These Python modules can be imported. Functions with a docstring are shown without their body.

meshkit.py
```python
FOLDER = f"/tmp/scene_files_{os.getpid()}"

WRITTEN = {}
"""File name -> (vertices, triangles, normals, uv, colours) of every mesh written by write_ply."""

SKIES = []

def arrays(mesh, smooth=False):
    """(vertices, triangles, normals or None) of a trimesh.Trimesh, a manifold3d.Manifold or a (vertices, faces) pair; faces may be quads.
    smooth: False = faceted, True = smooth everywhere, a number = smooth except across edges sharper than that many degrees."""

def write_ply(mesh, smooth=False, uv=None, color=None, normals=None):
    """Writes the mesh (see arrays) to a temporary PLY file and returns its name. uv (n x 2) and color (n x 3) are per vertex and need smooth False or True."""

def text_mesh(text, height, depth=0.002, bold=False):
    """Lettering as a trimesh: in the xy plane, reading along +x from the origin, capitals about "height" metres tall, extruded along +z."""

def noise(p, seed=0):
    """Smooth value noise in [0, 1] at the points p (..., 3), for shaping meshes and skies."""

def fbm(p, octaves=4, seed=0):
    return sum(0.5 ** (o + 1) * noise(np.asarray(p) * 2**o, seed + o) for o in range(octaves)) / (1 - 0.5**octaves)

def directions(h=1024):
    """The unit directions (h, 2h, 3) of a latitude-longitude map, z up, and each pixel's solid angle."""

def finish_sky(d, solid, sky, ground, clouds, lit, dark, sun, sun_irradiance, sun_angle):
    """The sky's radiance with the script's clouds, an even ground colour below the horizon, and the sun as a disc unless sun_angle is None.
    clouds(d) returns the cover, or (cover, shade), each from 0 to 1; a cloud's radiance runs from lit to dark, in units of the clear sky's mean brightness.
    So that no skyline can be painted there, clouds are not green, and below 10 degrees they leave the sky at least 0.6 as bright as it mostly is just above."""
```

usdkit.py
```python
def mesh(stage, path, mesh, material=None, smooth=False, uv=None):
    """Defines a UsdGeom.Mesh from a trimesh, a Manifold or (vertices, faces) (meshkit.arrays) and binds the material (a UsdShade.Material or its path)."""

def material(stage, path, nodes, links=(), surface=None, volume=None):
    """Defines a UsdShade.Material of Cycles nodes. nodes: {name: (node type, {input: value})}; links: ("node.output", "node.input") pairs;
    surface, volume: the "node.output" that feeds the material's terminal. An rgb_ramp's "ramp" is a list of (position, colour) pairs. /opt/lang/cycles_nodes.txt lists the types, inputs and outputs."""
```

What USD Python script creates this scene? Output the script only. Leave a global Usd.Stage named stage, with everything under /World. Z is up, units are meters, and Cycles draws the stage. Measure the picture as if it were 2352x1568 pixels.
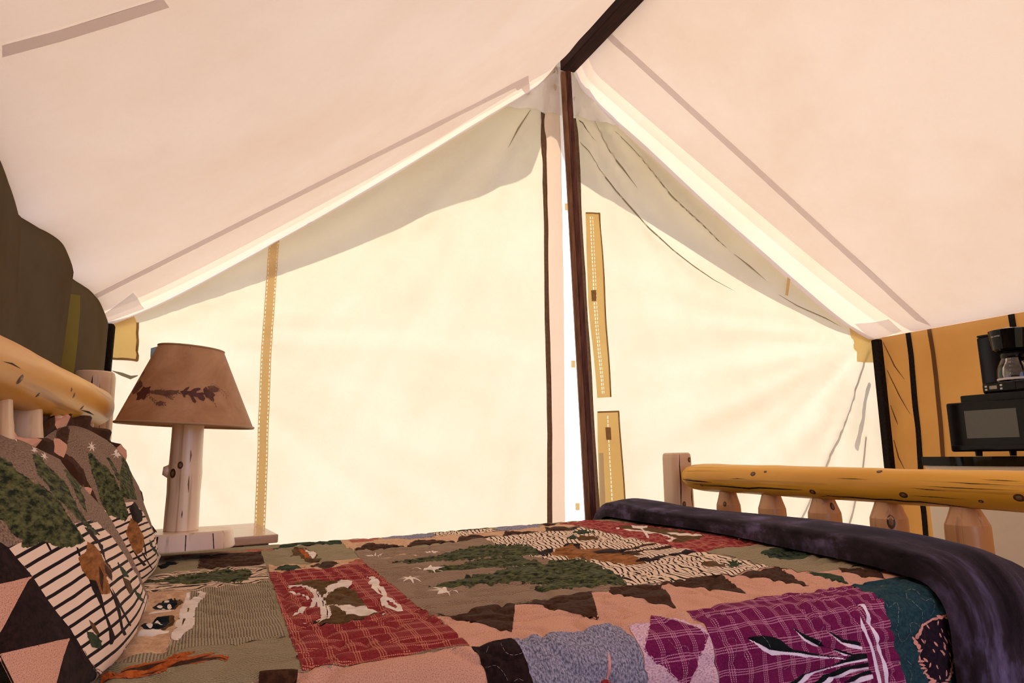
import math, re
import numpy as np, trimesh, usdkit, meshkit, shapely
from shapely.geometry import Polygon, MultiPolygon, LineString, Point
from shapely.ops import unary_union
from scipy.spatial import Delaunay
from scipy.interpolate import LinearNDInterpolator
from pxr import Usd, UsdGeom, UsdLux, UsdShade, Sdf, Gf

stage = Usd.Stage.CreateInMemory()
UsdGeom.Xform.Define(stage, '/World')
# ------------------------------------------------------------------ camera, sky, sun, exposure
FPX, PP, CZ = 1545.0, (1176.0, 784.0), 0.98
EXPOSURE = -1.08
SUN_AZ, SUN_EL, SUN_I, SKY_I = 9.0, 50.0, 4.5, 1.6
def _cv(p): return np.array([p[0]-PP[0], -(p[1]-PP[1]), -FPX], float)
_d = _cv((461, 1057)); _d /= np.linalg.norm(_d)
_u = _cv((1085, -8265)); _u -= _u.dot(_d)*_d; _u /= np.linalg.norm(_u)
RW = np.stack([np.cross(_d, _u), _d, _u])            # world = RW @ camera
CAM = np.array([0.0, 0.0, CZ])
cam = UsdGeom.Camera.Define(stage, '/World/camera')
_m = Gf.Matrix4d(1.0)
for i in range(3):
    for j in range(3): _m[i, j] = float(RW[j, i])
_m.SetTranslateOnly(Gf.Vec3d(*CAM))
cam.AddTransformOp().Set(_m)
cam.CreateHorizontalApertureAttr(36.0); cam.CreateVerticalApertureAttr(24.0)
cam.CreateFocalLengthAttr(36.0*FPX/2352.0)
cam.CreateClippingRangeAttr(Gf.Vec2f(0.02, 500.0))
cam.CreateExposureAttr(EXPOSURE)
sun = UsdLux.DistantLight.Define(stage, '/World/sun')
sun.CreateIntensityAttr(SUN_I); sun.CreateAngleAttr(0.53); sun.CreateNormalizeAttr(True); sun.CreateColorAttr(Gf.Vec3f(1.0, 0.93, 0.80))
sun.AddRotateXYZOp().Set(Gf.Vec3f(SUN_EL-90.0, 0.0, -SUN_AZ))
sky = UsdLux.DomeLight.Define(stage, '/World/sky')
sky.CreateIntensityAttr(SKY_I); sky.CreateColorAttr(Gf.Vec3f(0.56, 0.60, 1.0))

def ray(px, py):
    v = RW @ _cv((px, py)); return v/np.linalg.norm(v)
def on(px, py, n, c):
    v = ray(px, py); n = np.asarray(n, float); return CAM + v*((c - n@CAM)/(n@v))
def onz(px, py, z): return on(px, py, (0, 0, 1), z)
def onx(px, py, x): return on(px, py, (1, 0, 0), x)
def ony(px, py, y): return on(px, py, (0, 1, 0), y)
def proj(P):
    q = (np.asarray(P, float)-CAM) @ RW
    return np.stack([PP[0]+FPX*q[..., 0]/-q[..., 2], PP[1]-FPX*q[..., 1]/-q[..., 2]], -1)

# ------------------------------------------------------------------ naming
_used, ORG = {}, {}
def numbered(parent, name):
    k = (parent, name); n = _used.get(k, 0); _used[k] = n+1
    return f'{parent}/{name}' + (f'_{n:03d}' if n else '')
def keys(p, label=None, cat=None, group=None, kind=None):
    for k, v in (('label', label), ('category', cat), ('group', group), ('kind', kind)):
        if v: p.SetCustomDataByKey(k, v)
def thing(name, label=None, cat=None, loc=(0, 0, 0), group=None, kind=None):
    path = numbered('/World', name); x = UsdGeom.Xform.Define(stage, path)
    x.AddTranslateOp().Set(Gf.Vec3d(*map(float, loc))); keys(x.GetPrim(), label, cat, group, kind)
    ORG[path] = np.asarray(loc, float); return path
def tri(mesh):
    """anything -> (vertices, triangles)"""
    if isinstance(mesh, list):
        vs, fs, n = [], [], 0
        for m in mesh:
            v, f = tri(m); vs.append(v); fs.append(f+n); n += len(v)
        return np.vstack(vs), np.vstack(fs)
    v, f, _ = meshkit.arrays(mesh, False); return v, f
def obj(name, mesh, mat, parent=None, smooth=False, uv=None, label=None, cat=None, group=None, kind=None):
    """one Mesh prim; vertices in world coordinates, stored relative to the thing's base"""
    v, f = tri(mesh)
    if parent is None:
        path = numbered('/World', name); o = np.zeros(3)
    else:
        path = numbered(parent, name); o = ORG[parent]
    ORG[path] = o
    m = usdkit.mesh(stage, path, (v-o, f), mat, smooth=smooth, uv=uv)
    if uv is not None: pass
    keys(m.GetPrim(), label, cat, group, kind)
    return path

# ------------------------------------------------------------------ materials
def mat(name, nodes, links, surface): return usdkit.material(stage, f'/World/Looks/{name}', nodes, links, surface=surface)
def paint(name, c1, c2=None, rough=0.6, scale=8.0, stretch=(1, 1, 1), bump=0.0, bscale=60.0, spec=0.4, coat=0.0, sheen=0.0, detail=4.0, lo=0.35, hi=0.65, metallic=0.0, uvs=False):
    """two tones mixed by noise, with a fine bump"""
    n = {'tc': ('texture_coordinate', {}), 'mp': ('mapping', {'scale': stretch}), 'ns': ('noise_texture', {'scale': scale, 'detail': detail, 'roughness': 0.6}),
         'rp': ('rgb_ramp', {'ramp': [(lo, c1), (hi, c2 if c2 is not None else c1)]}),
         'p': ('principled_bsdf', {'roughness': rough, 'specular_ior_level': spec, 'coat_weight': coat, 'sheen_weight': sheen, 'metallic': metallic})}
    l = [('tc.UV' if uvs else 'tc.object', 'mp.vector'), ('mp.vector', 'ns.vector'), ('ns.fac', 'rp.fac'), ('rp.color', 'p.base_color')]
    if bump:
        n['nb'] = ('noise_texture', {'scale': bscale, 'detail': 3.0}); n['b'] = ('bump', {'strength': 1.0, 'distance': bump})
        l += [('mp.vector', 'nb.vector'), ('nb.fac', 'b.height'), ('b.normal', 'p.normal')]
    return mat(name, n, l, 'p.BSDF')
def canvas(name, refl, trans, stain=0.12, weave=0.0006, scale=2.2, fac=0.5):
    """cotton canvas that lets daylight through: diffuse + translucent, faint stains"""
    refl, trans = np.array(refl), np.array(trans)
    n = {'tc': ('texture_coordinate', {}), 'ns': ('noise_texture', {'scale': scale, 'detail': 6.0, 'roughness': 0.62}),
         'r1': ('rgb_ramp', {'ramp': [(0.30, refl*(1-stain*np.array([.6, 1, 1.5]))), (0.62, refl)]}),
         'r2': ('rgb_ramp', {'ramp': [(0.30, trans*(1-stain*np.array([.6, 1, 1.5]))), (0.62, trans)]}),
         'nb': ('noise_texture', {'scale': 420.0, 'detail': 1.0}), 'b': ('bump', {'strength': 0.6, 'distance': weave}),
         'd': ('diffuse_bsdf', {}), 't': ('translucent_bsdf', {}), 'm': ('mix_closure', {'fac': fac})}
    l = [('tc.object', 'ns.vector'), ('ns.fac', 'r1.fac'), ('ns.fac', 'r2.fac'), ('r1.color', 'd.color'), ('r2.color', 't.color'), ('tc.object', 'nb.vector'),
         ('nb.fac', 'b.height'), ('b.normal', 'd.normal'), ('b.normal', 't.normal'), ('d.BSDF', 'm.closure1'), ('t.BSDF', 'm.closure2')]
    return mat(name, n, l, 'm.closure')

# ------------------------------------------------------------------ geometry helpers
def box(c, s, bevel=0.0, rot=None):
    """box of size s centred at c with rounded edges"""
    c, s = np.asarray(c, float), np.asarray(s, float)
    if bevel <= 0: m = trimesh.creation.box(s)
    else:
        b = min(bevel, s.min()*0.49); pts = []
        for sx in (-1, 1):
            for sy in (-1, 1):
                for sz in (-1, 1):
                    k = np.array([sx, sy, sz]); q = k*(s/2-b)
                    for e in ((1, 0, 0), (0, 1, 0), (0, 0, 1), (.6, .6, .53), (.707, .707, 0), (.707, 0, .707), (0, .707, .707)): pts.append(q+k*np.array(e)*b)
        m = trimesh.Trimesh(np.array(pts), process=False).convex_hull
    v = np.array(m.vertices)
    if rot is not None: v = v @ np.asarray(rot).T
    return v+c, np.array(m.faces)
def rotz(a):
    c, s = math.cos(a), math.sin(a); return np.array([[c, -s, 0], [s, c, 0], [0, 0, 1.0]])
def sweep(path, radii, sides=20, cap=True, wob=0.0, seed=0, squash=None):
    """tapering tube along a polyline with closed ends; wob = relative bumpiness of the skin"""
    p = np.asarray(path, float); n = len(p); r = np.broadcast_to(radii, (n,)).astype(float)
    t = np.gradient(p, axis=0); t /= np.linalg.norm(t, axis=1, keepdims=True)
    a = np.cross(t, [0, 0, 1.0] if abs(t[n//2, 2]) < .85 else [0, 1.0, 0]); a /= np.linalg.norm(a, axis=1, keepdims=True)
    b = np.cross(a, t); ang = np.arange(sides)*2*np.pi/sides
    ra = r[:, None]*np.ones(sides)
    if wob:
        L = np.concatenate([[0], np.cumsum(np.linalg.norm(np.diff(p, axis=0), axis=1))])
        q = np.stack([np.cos(ang)[None]*1.6+0*L[:, None], np.sin(ang)[None]*1.6+0*L[:, None], L[:, None]*7+0*ang[None]], -1)
        ra = ra*(1+wob*2*(meshkit.fbm(q+seed*7.3+50, 3, seed)-.5))
    v = p[:, None]+ra[..., None]*(np.cos(ang)[None, :, None]*a[:, None]+np.sin(ang)[None, :, None]*b[:, None])
    i, j = np.meshgrid(np.arange(n-1), np.arange(sides), indexing='ij'); j2 = (j+1) % sides
    q = np.stack([i*sides+j, i*sides+j2, (i+1)*sides+j2, (i+1)*sides+j], -1).reshape(-1, 4)
    v = v.reshape(-1, 3); f = np.vstack([q[:, [0, 2, 1]], q[:, [0, 3, 2]]])
    if cap:
        v = np.vstack([v, p[0], p[-1]]); k = np.arange(sides); k2 = (k+1) % sides
        f = np.vstack([f, np.stack([0*k+n*sides, k, k2], 1), np.stack([0*k+n*sides+1, (n-1)*sides+k2, (n-1)*sides+k], 1)])
    return v, f
def lathe(c, prof, sides=40, tilt=None):
    """surface of revolution about z through c; prof = (radius, height) pairs"""
    pr = np.asarray(prof, float); ang = np.arange(sides)*2*np.pi/sides
    v = np.stack([pr[:, 0, None]*np.cos(ang), pr[:, 0, None]*np.sin(ang), pr[:, 1, None]+0*ang], -1).reshape(-1, 3)
    n = len(pr); i, j = np.meshgrid(np.arange(n-1), np.arange(sides), indexing='ij'); j2 = (j+1) % sides
    q = np.stack([i*sides+j, i*sides+j2, (i+1)*sides+j2, (i+1)*sides+j], -1).reshape(-1, 4)
    if tilt is not None: v = v @ np.asarray(tilt).T
    return v+np.asarray(c, float), np.vstack([q[:, [0, 1, 2]], q[:, [0, 2, 3]]])
def grid_faces(nu, nv):
    i, j = np.meshgrid(np.arange(nu-1), np.arange(nv-1), indexing='ij'); a = i*nv+j
    q = np.stack([a, a+nv, a+nv+1, a+1], -1).reshape(-1, 4)
    return np.vstack([q[:, [0, 1, 2]], q[:, [0, 2, 3]]])
def fill(poly, step):
    """triangulates a shapely polygon with interior points about every step: (points, triangles)"""
    out_v, out_f, n = [], [], 0
    for g in getattr(poly, 'geoms', [poly]):
        if g.geom_type != 'Polygon' or g.area < 1e-7: continue
        g = g.simplify(step*0.04)
        if g.is_empty or g.geom_type != 'Polygon': continue
        b = [np.asarray(shapely.segmentize(r, step).coords)[:-1] for r in [g.exterior, *g.interiors]]
        x0, y0, x1, y1 = g.bounds
        xs, ys = np.meshgrid(np.arange(math.floor(x0/step), x1/step+1)*step, np.arange(math.floor(y0/step), y1/step+1)*step, indexing='ij')
        q = np.stack([xs.ravel(), ys.ravel()], 1); inner = g.buffer(-step*0.4)
        if not inner.is_empty: q = q[shapely.contains_xy(inner, q[:, 0], q[:, 1])]
        else: q = q[:0]
        p = np.unique(np.round(np.vstack([*b, q]), 7), axis=0)
        if len(p) < 3: continue
        try: f = Delaunay(p).simplices
        except Exception: continue
        c = p[f].mean(1); f = f[shapely.contains_xy(g, c[:, 0], c[:, 1])]
        ar = np.cross(p[f[:, 1]]-p[f[:, 0]], p[f[:, 2]]-p[f[:, 0]]); f = f[np.abs(ar) > 1e-12]; ar = ar[np.abs(ar) > 1e-12]
        f[ar < 0] = f[ar < 0][:, ::-1]
        out_v.append(p); out_f.append(f+n); n += len(p)
    if not out_v: return None
    return np.vstack(out_v), np.vstack(out_f)
class Sheet:
    """a cloth: S(u, v) -> points. px() finds where a pixel of the photograph falls on it, so that patches lie at their real place and distance"""
    def __init__(self, fn, us, vs, flip=False):
        self.fn, self.flip = fn, flip
        U, V = np.meshgrid(us, vs, indexing='ij'); P = fn(U.ravel(), V.ravel()).reshape(*U.shape, 3)
        n = np.cross(np.gradient(P, axis=0), np.gradient(P, axis=1)); n /= np.linalg.norm(n, axis=-1, keepdims=True)+1e-12
        if flip: n = -n
        w = CAM-P; dep = ((P-CAM) @ RW)[..., 2]
        ok = ((n*w).sum(-1)/np.linalg.norm(w, axis=-1) > 0.02) & (dep < -0.05)
        self.inv = LinearNDInterpolator(proj(P[ok]), np.stack([U[ok], V[ok]], 1))
    def px(self, pts):
        r = self.inv(np.asarray(pts, float)); return r
    def point(self, uv, off=0.0):
        uv = np.asarray(uv, float); P = self.fn(uv[:, 0], uv[:, 1])
        if off:
            e = 1e-3; n = np.cross(self.fn(uv[:, 0]+e, uv[:, 1])-P, self.fn(uv[:, 0], uv[:, 1]+e)-P); n /= np.linalg.norm(n, axis=1, keepdims=True)+1e-15
            P = P+n*off*(-1 if self.flip else 1)
        return P
    def patch(self, poly, off, step):
        r = fill(poly, step)
        if r is None: return None
        uv, f = r
        return (self.point(uv, off), f[:, ::-1] if self.flip else f), uv
def clean(p):
    p = p if p.is_valid else p.buffer(0)
    return p
# ------------------------------------------------------------------ the tent: key points found on the photograph
HE = 0.66
PR = onz(2008, 778, CZ+HE); PL = onz(222, 745, CZ+0.85*HE)
WDIR = (PR-PL)*[1, 1, 0]; WLEN = np.linalg.norm(WDIR); WDIR /= WLEN
WN = np.cross(WDIR, [0, 0, 1.0]); WN *= np.sign(WN[1])            # outward, away from the camera
WC = WN @ PR
def wall_px(px, py):
    p = on(px, py, WN, WC); return (p-PL)@WDIR, p[2]
def wall_uv(pts): return [wall_px(*p) for p in pts]
APEX_U, APEX_Z = wall_px(1291, 163)
APEX = PL*[1, 1, 0]+WDIR*APEX_U+np.array([0, 0, APEX_Z])
Y_BACK = -2.6
def wall_y(x): return PL[1]+(x-PL[0])*WDIR[1]/WDIR[0]

M_WALL = canvas('front_canvas', (0.74, 0.70, 0.58), (0.575, 0.525, 0.40), 0.09)
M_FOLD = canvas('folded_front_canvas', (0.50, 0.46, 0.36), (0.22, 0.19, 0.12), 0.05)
M_ROPE = paint('grey_rope', (0.10, 0.09, 0.07), (0.16, 0.14, 0.11), 0.9, 400)
M_ROOF = canvas('roof_canvas', (0.88, 0.80, 0.70), (0.68, 0.545, 0.392), 0.12, scale=1.4)
M_FLY = canvas('fly_canvas', (0.50, 0.46, 0.42), (0.98, 0.95, 0.92), 0.05, fac=0.62)
M_SOFTENER = mat('added_softener_gauze', {'t': ('transparent_bsdf', {'color': (0.97, 0.95, 0.92)}), 'd': ('translucent_bsdf', {'color': (0.85, 0.78, 0.7)}), 'm': ('mix_closure', {'fac': 0.45})}, [('t.BSDF', 'm.closure1'), ('d.BSDF', 'm.closure2')], 'm.closure')
M_AWN = canvas('eave_canvas', (0.60, 0.55, 0.50), (0.24, 0.22, 0.19), 0.05)
M_SIDE = canvas('side_canvas', (0.44, 0.25, 0.09), (0.37, 0.158, 0.031), 0.14)
M_DARK = canvas('dark_canvas', (0.16, 0.115, 0.075), (0.035, 0.026, 0.012), 0.2, scale=5.0)
M_OLIVE = canvas('olive_canvas', (0.33, 0.27, 0.08), (0.22, 0.17, 0.03), 0.2)
M_PATCHW = canvas('white_patch_canvas', (0.95, 0.95, 1.0), (0.92, 0.92, 1.0), 0.03, fac=0.40)
M_SEAM = canvas('seam_canvas', (0.90, 0.84, 0.84), (0.82, 0.77, 0.82), 0.04)
M_TAN = canvas('tan_canvas', (0.70, 0.50, 0.24), (0.98, 0.76, 0.34), 0.08)
M_TAPE = canvas('tape_canvas', (0.70, 0.55, 0.33), (0.85, 0.62, 0.30), 0.08)
M_STRIP = canvas('strip_canvas', (0.80, 0.68, 0.58), (0.50, 0.38, 0.28), 0.03)
M_THIN = canvas('thin_canvas', (0.45, 0.44, 0.42), (1.0, 0.97, 0.90), 0.0)
M_ZIP = canvas('zipper_tape', (0.22, 0.15, 0.11), (0.12, 0.075, 0.045), 0.3, scale=60.0)
M_STRAP = paint('black_strap', (0.006, 0.004, 0.004), (0.016, 0.010, 0.008), 0.8, 90, spec=0.1)
M_BSEAM = canvas('brown_seam', (0.22, 0.12, 0.06), (0.10, 0.045, 0.015), 0.1)
M_BEAM = paint('dark_stained_wood', (0.012, 0.0035, 0.003), (0.042, 0.011, 0.007), 0.55, 7, (6, 1, 6), 0.0006, 50, 0.15)
M_POLE = paint('reddish_stained_wood', (0.040, 0.012, 0.010), (0.13, 0.045, 0.036), 0.5, 7, (9, 9, 0.9), 0.0006, 50, 0.2)
M_POLE2 = paint('brown_stained_wood', (0.11, 0.045, 0.022), (0.23, 0.11, 0.06), 0.5, 7, (9, 9, 0.9), 0.0006, 50, 0.25)
M_FLOOR = paint('plank_floor', (0.44, 0.33, 0.22), (0.56, 0.44, 0.31), 0.5, 5, (1, 8, 1), 0.0008, 30)
M_STITCH = paint('white_stitching', (0.8, 0.74, 0.64), None, 0.7)
M_GROUND = paint('dry_grass_ground', (0.42, 0.35, 0.15), (0.54, 0.46, 0.22), 0.9, 3)

# ------------------------------------------------------------------ floor and ground
obj('ground', box((1.5, 0, -0.16), (120, 120, 0.02)), M_GROUND, kind='structure', label='dry grassy ground outside the tent')
FL = thing('floor', 'wooden plank floor under the bed', kind='structure')
for i in range(28):
    x0 = -0.45+i*0.145
    if x0 > 3.6: break
    obj('plank', box((x0+0.07, 0.06, -0.02), (0.141, 6.1, 0.04), 0.003), M_FLOOR, FL)

# ------------------------------------------------------------------ roof
def sag(s): return 0.085*np.sin(np.pi*np.clip(s, 0, 1)**0.55)
def roof_fn(side, lift=0.0):
    E = PL if side < 0 else PR
    def fn(s, y):
        s, y = np.asarray(s, float), np.asarray(y, float)
        x = E[0]+(APEX[0]-E[0])*s; z = E[2]+(APEX[2]-E[2])*s
        q = np.stack([s*3.0+10, y*0.9+20, 0*s+side], -1)
        dw = wall_y(x)-y; fold = 0.016*np.sin(dw*26+2.2*s*side+0.6*np.sin(5*s))*np.exp(-((dw-0.22)/0.22)**2)*np.clip(dw*8, 0, 1)*(0.35+0.65*s)+0.03*(meshkit.fbm(q, 3, 3)-.5)
        z = z-sag(s)*(1 if lift == 0 else 0.7)+0.165*np.clip((s-0.94)/0.039, 0, 1)**1.4+(fold if lift == 0 else 0)*np.clip(np.minimum(s, 1-s)*6, 0, 1)+lift
        return np.stack([x, y, z], -1)
    return fn
def roof_grid(side, lift, y_of, y_from=None):
    fn = roof_fn(side, lift); S = np.linspace(0, 1, 56); n = 120; T = np.linspace(0, 1, n)
    SS, TT = np.meshgrid(S, T, indexing='ij'); E = PL if side < 0 else PR
    X = E[0]+(APEX[0]-E[0])*SS; Y0 = Y_BACK if y_from is None else y_from(X); Y = Y0+(np.maximum(y_of(SS, X), Y0+1e-4)-Y0)*TT
    P = fn(SS.ravel(), Y.ravel()); f = grid_faces(len(S), n)
    return P, (f if side > 0 else f[:, ::-1])
CE = thing('ceiling', 'cream canvas tent roof with two slopes meeting at the ridge', kind='structure')
OVER = 0.46
for side in (-1, 1):
    obj('roof_panel', roof_grid(side, 0.0, lambda s, x: wall_y(x)+0.03), M_ROOF, CE, smooth=True)
    obj('eave_flap', roof_grid(side, 0.0, lambda s, x: wall_y(x)+OVER*s+0.01, lambda x: wall_y(x)+0.03), M_AWN, CE, smooth=True)
FLY = thing('rain_fly', 'outer canvas layer stretched over the tent roof', kind='structure')
for side in (-1, 1):
    obj('fly_panel', roof_grid(side, 0.07, lambda s, x: wall_y(x)-0.09-0.11*(1-s)), M_FLY, FLY, smooth=True)
    obj('added_light_softener', roof_grid(side, 0.07, lambda s, x: wall_y(x)-0.02-0.09*(1-s), lambda x: wall_y(x)-0.10-0.11*np.clip(np.abs(x-APEX[0])/1.98, 0, 1)), M_SOFTENER, FLY, smooth=True)  # unseen strip added to soften the light band beside the front wall
# seams and patches sewn under the roof, found from their pixels
for side, sheet in ((-1, None), (1, None)):
    pass
RSH = {}
for side in (-1, 1):
    RSH[side] = Sheet(roof_fn(side), np.linspace(0.0, 1, 60), np.linspace(-0.4, 3.3, 90), flip=(side < 0))
def roof_patch(name, side, pts, mat_, off=0.004, step=0.04, **kw):
    # the sheet's outside normal points up, so the patch lies under it
    uv = RSH[side].px(pts); uv = uv[~np.isnan(uv).any(1)]
    r = RSH[side].patch(clean(Polygon(uv)), off, step)
    if r: return obj(name, r[0], mat_, CE, smooth=True, **kw)
def strip_px(a, b, w, n=14):
    a, b = np.array(a, float), np.array(b, float); d = (b-a)/np.linalg.norm(b-a); nn = np.array([-d[1], d[0]])*w/2
    t = np.linspace(0, 1, n)[:, None]; L = a+(b-a)*t
    return np.vstack([L+nn, (L-nn)[::-1]])
roof_patch('seam_tape', -1, [(2, 98), (370, -10), (385, 12), (2, 126)], M_SEAM, label='pale lilac seam tape across the near left roof slope')
roof_patch('seam_tape', -1, strip_px((206, 684), (1215, 178), 11, 30), M_SEAM)
roof_patch('seam_tape', 1, strip_px((1400, 80), (2135, 752), 14, 30), M_SEAM)
roof_patch('corner_patch', -1, [(232, 722), (304, 668), (318, 690), (330, 706), (285, 722), (240, 738)], M_PATCHW, 0.006, label='white corner patch of the left eave')
roof_patch('corner_patch', 1, [(1964, 742), (2042, 731), (2072, 758), (2012, 774), (1985, 762)], M_PATCHW, 0.006, label='white corner patch of the right eave')

# ------------------------------------------------------------------ front wall (zipped canvas gable)
def w3(*p): return [(1300+x/2.8, 240+y/2.8) for x, y in p]
def w4(*p): return [(600+x/3.016, 240+y/3.016) for x, y in p]
C1 = w3((95, 230), (160, 320), (240, 420), (330, 545), (430, 660), (560, 790), (700, 920), (840, 1030), (960, 1120), (1100, 1200)); C3 = w3((330, 160), (500, 330), (620, 470), (700, 570), (800, 670), (900, 770), (1000, 880), (1040, 920)); C2 = w3((190, 100), (240, 190), (300, 290), (380, 400), (470, 530))
FOLDS = [(np.array(wall_uv(p)), a, w) for p, a, w in ((C1, 0.014, 0.035), (C3, 0.018, 0.035), (C2, 0.014, 0.03), (w4((1800, 40), (1560, 330), (1250, 640), (1000, 900)), 0.016, 0.06), (w4((1880, 120), (1640, 520), (1350, 900), (1100, 1300)), 0.014, 0.06), (w4((1660, 60), (1300, 330), (950, 560), (600, 800)), 0.014, 0.05),
    ([(1222, 800), (1180, 950), (1150, 1180)], 0.014, 0.04), ([(1245, 560), (1205, 760), (1195, 1000)], 0.012, 0.05), ([(1985, 820), (1900, 960), (1800, 1060)], 0.016, 0.05), ([(1965, 800), (1800, 900), (1640, 960)], 0.012, 0.05), ([(330, 745), (480, 680), (620, 640)], 0.012, 0.035), ([(320, 800), (450, 830), (600, 900)], 0.010, 0.05))]
def fold_disp(u, z):
    d = 0*u
    for L, A, w in FOLDS:
        best = np.full(u.shape, 9.0); par = np.zeros(u.shape); n = len(L)-1
        for i in range(n):
            a, b = L[i], L[i+1]; ab = b-a; t = np.clip(((u-a[0])*ab[0]+(z-a[1])*ab[1])/(ab@ab), 0, 1); r = np.hypot(u-a[0]-t*ab[0], z-a[1]-t*ab[1]); m = r < best; par = np.where(m, (i+t)/n, par); best = np.minimum(best, r)
        d = d+A*np.exp(-(best/w)**2)*np.clip(np.sin(np.pi*np.clip(par, 0.03, 0.97)), 0, 1)**0.5
    return d
def wall_disp(u, z):
    """drape of the gable canvas: pulls radiating from the peak and from both eave corners, and soft waves; outward positive"""
    d = 0*u
    for cu, cz, k, amp, seed in ((APEX_U, APEX_Z+0.15, 26, 0.042, 1), (0.0, PL[2], 15, 0.024, 2), (WLEN, PR[2], 15, 0.034, 3)):
        du, dz = u-cu, z-cz; r = np.hypot(du, dz)+1e-6; a = np.arctan2(du, -dz)
        q = np.stack([a*k*0.5+30, r*0.7+9, 0*a+seed], -1)
        d = d+amp*(meshkit.fbm(q, 2, seed)-.5)*2*np.clip(r/0.5, 0, 1)*np.exp(-r/1.7)
    q = np.stack([u*1.8+5+z*0.9, z*0.8+3, 0*u], -1)
    return d+0.030*(meshkit.fbm(q, 2, 8)-.5)+fold_disp(u, z)
def wall_fn(u, z):
    u, z = np.asarray(u, float), np.asarray(z, float)
    d = wall_disp(u, z)+0.012
    return PL*[1, 1, 0]+u[:, None]*WDIR+d[:, None]*WN+np.stack([0*u, 0*u, z], -1)
WS = Sheet(wall_fn, np.linspace(-0.05, WLEN+0.05, 60), np.linspace(0.0, APEX_Z+0.1, 60))
W1 = thing('wall_front', 'bright cream canvas gable wall with a zipped door flap', kind='structure')
def wall_patch(name, uvpts, mat_, off=0.003, step=0.035, parent=W1, **kw):
    poly = clean(Polygon(uvpts)) if not hasattr(uvpts, 'geom_type') else uvpts
    r = WS.patch(poly, off, step)
    if r: return obj(name, r[0], mat_, parent, smooth=True, **kw)
def roofline(u):                                           # height of the roof over the wall
    u = np.asarray(u, float); s = np.where(u < APEX_U, u/APEX_U, (WLEN-u)/(WLEN-APEX_U))
    ez = np.where(u < APEX_U, PL[2], PR[2]); return ez+(APEX_Z-ez)*s-sag(s)+0.165*np.clip((s-0.94)/0.039, 0, 1)**1.4
ZL = wall_uv([(1247, 258), (1251, 420), (1258, 640), (1262, 850), (1264, 1000), (1261, 1200)])
ZR = wall_uv([(1322, 270), (1331, 420), (1344, 620), (1353, 800), (1361, 950), (1368, 1100), (1372, 1175)])
def ext(L):                                                # run the zipper from above the roof down to the floor
    L = [tuple(p) for p in L]; a, b = np.array(L[0]), np.array(L[1]); d = (a-b)/np.linalg.norm(a-b)
    return [tuple(a+d*0.5)]+L+[(L[-1][0], 0.01)]
ZLx, ZRx = ext(ZL), ext(ZR)
ul = np.linspace(-0.02, APEX_U, 40); ur = np.linspace(APEX_U, WLEN+0.02, 40)
TOP = 0.035
left = Polygon([(-0.02, 0.0)]+[(a, b+TOP) for a, b in zip(ul, roofline(ul))]+[(APEX_U, 0)])
right = Polygon([(APEX_U, 0)]+[(a, b+TOP) for a, b in zip(ur, roofline(ur))]+[(WLEN+0.02, 0)])
gable = unary_union([left.buffer(0.002), right.buffer(0.002)])
lz = Polygon(ZLx+[(-1, 0.0), (-1, 4)]); rz = Polygon(ZRx+[(WLEN+1, 0.0), (WLEN+1, 4)])
wall_patch('canvas_panel', gable.intersection(lz), M_WALL, 0.0, label='left half of the canvas gable')
wall_patch('canvas_panel', gable.intersection(rz), M_WALL, 0.0, label='right half of the canvas gable')
door = gable.difference(lz).difference(rz)
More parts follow.
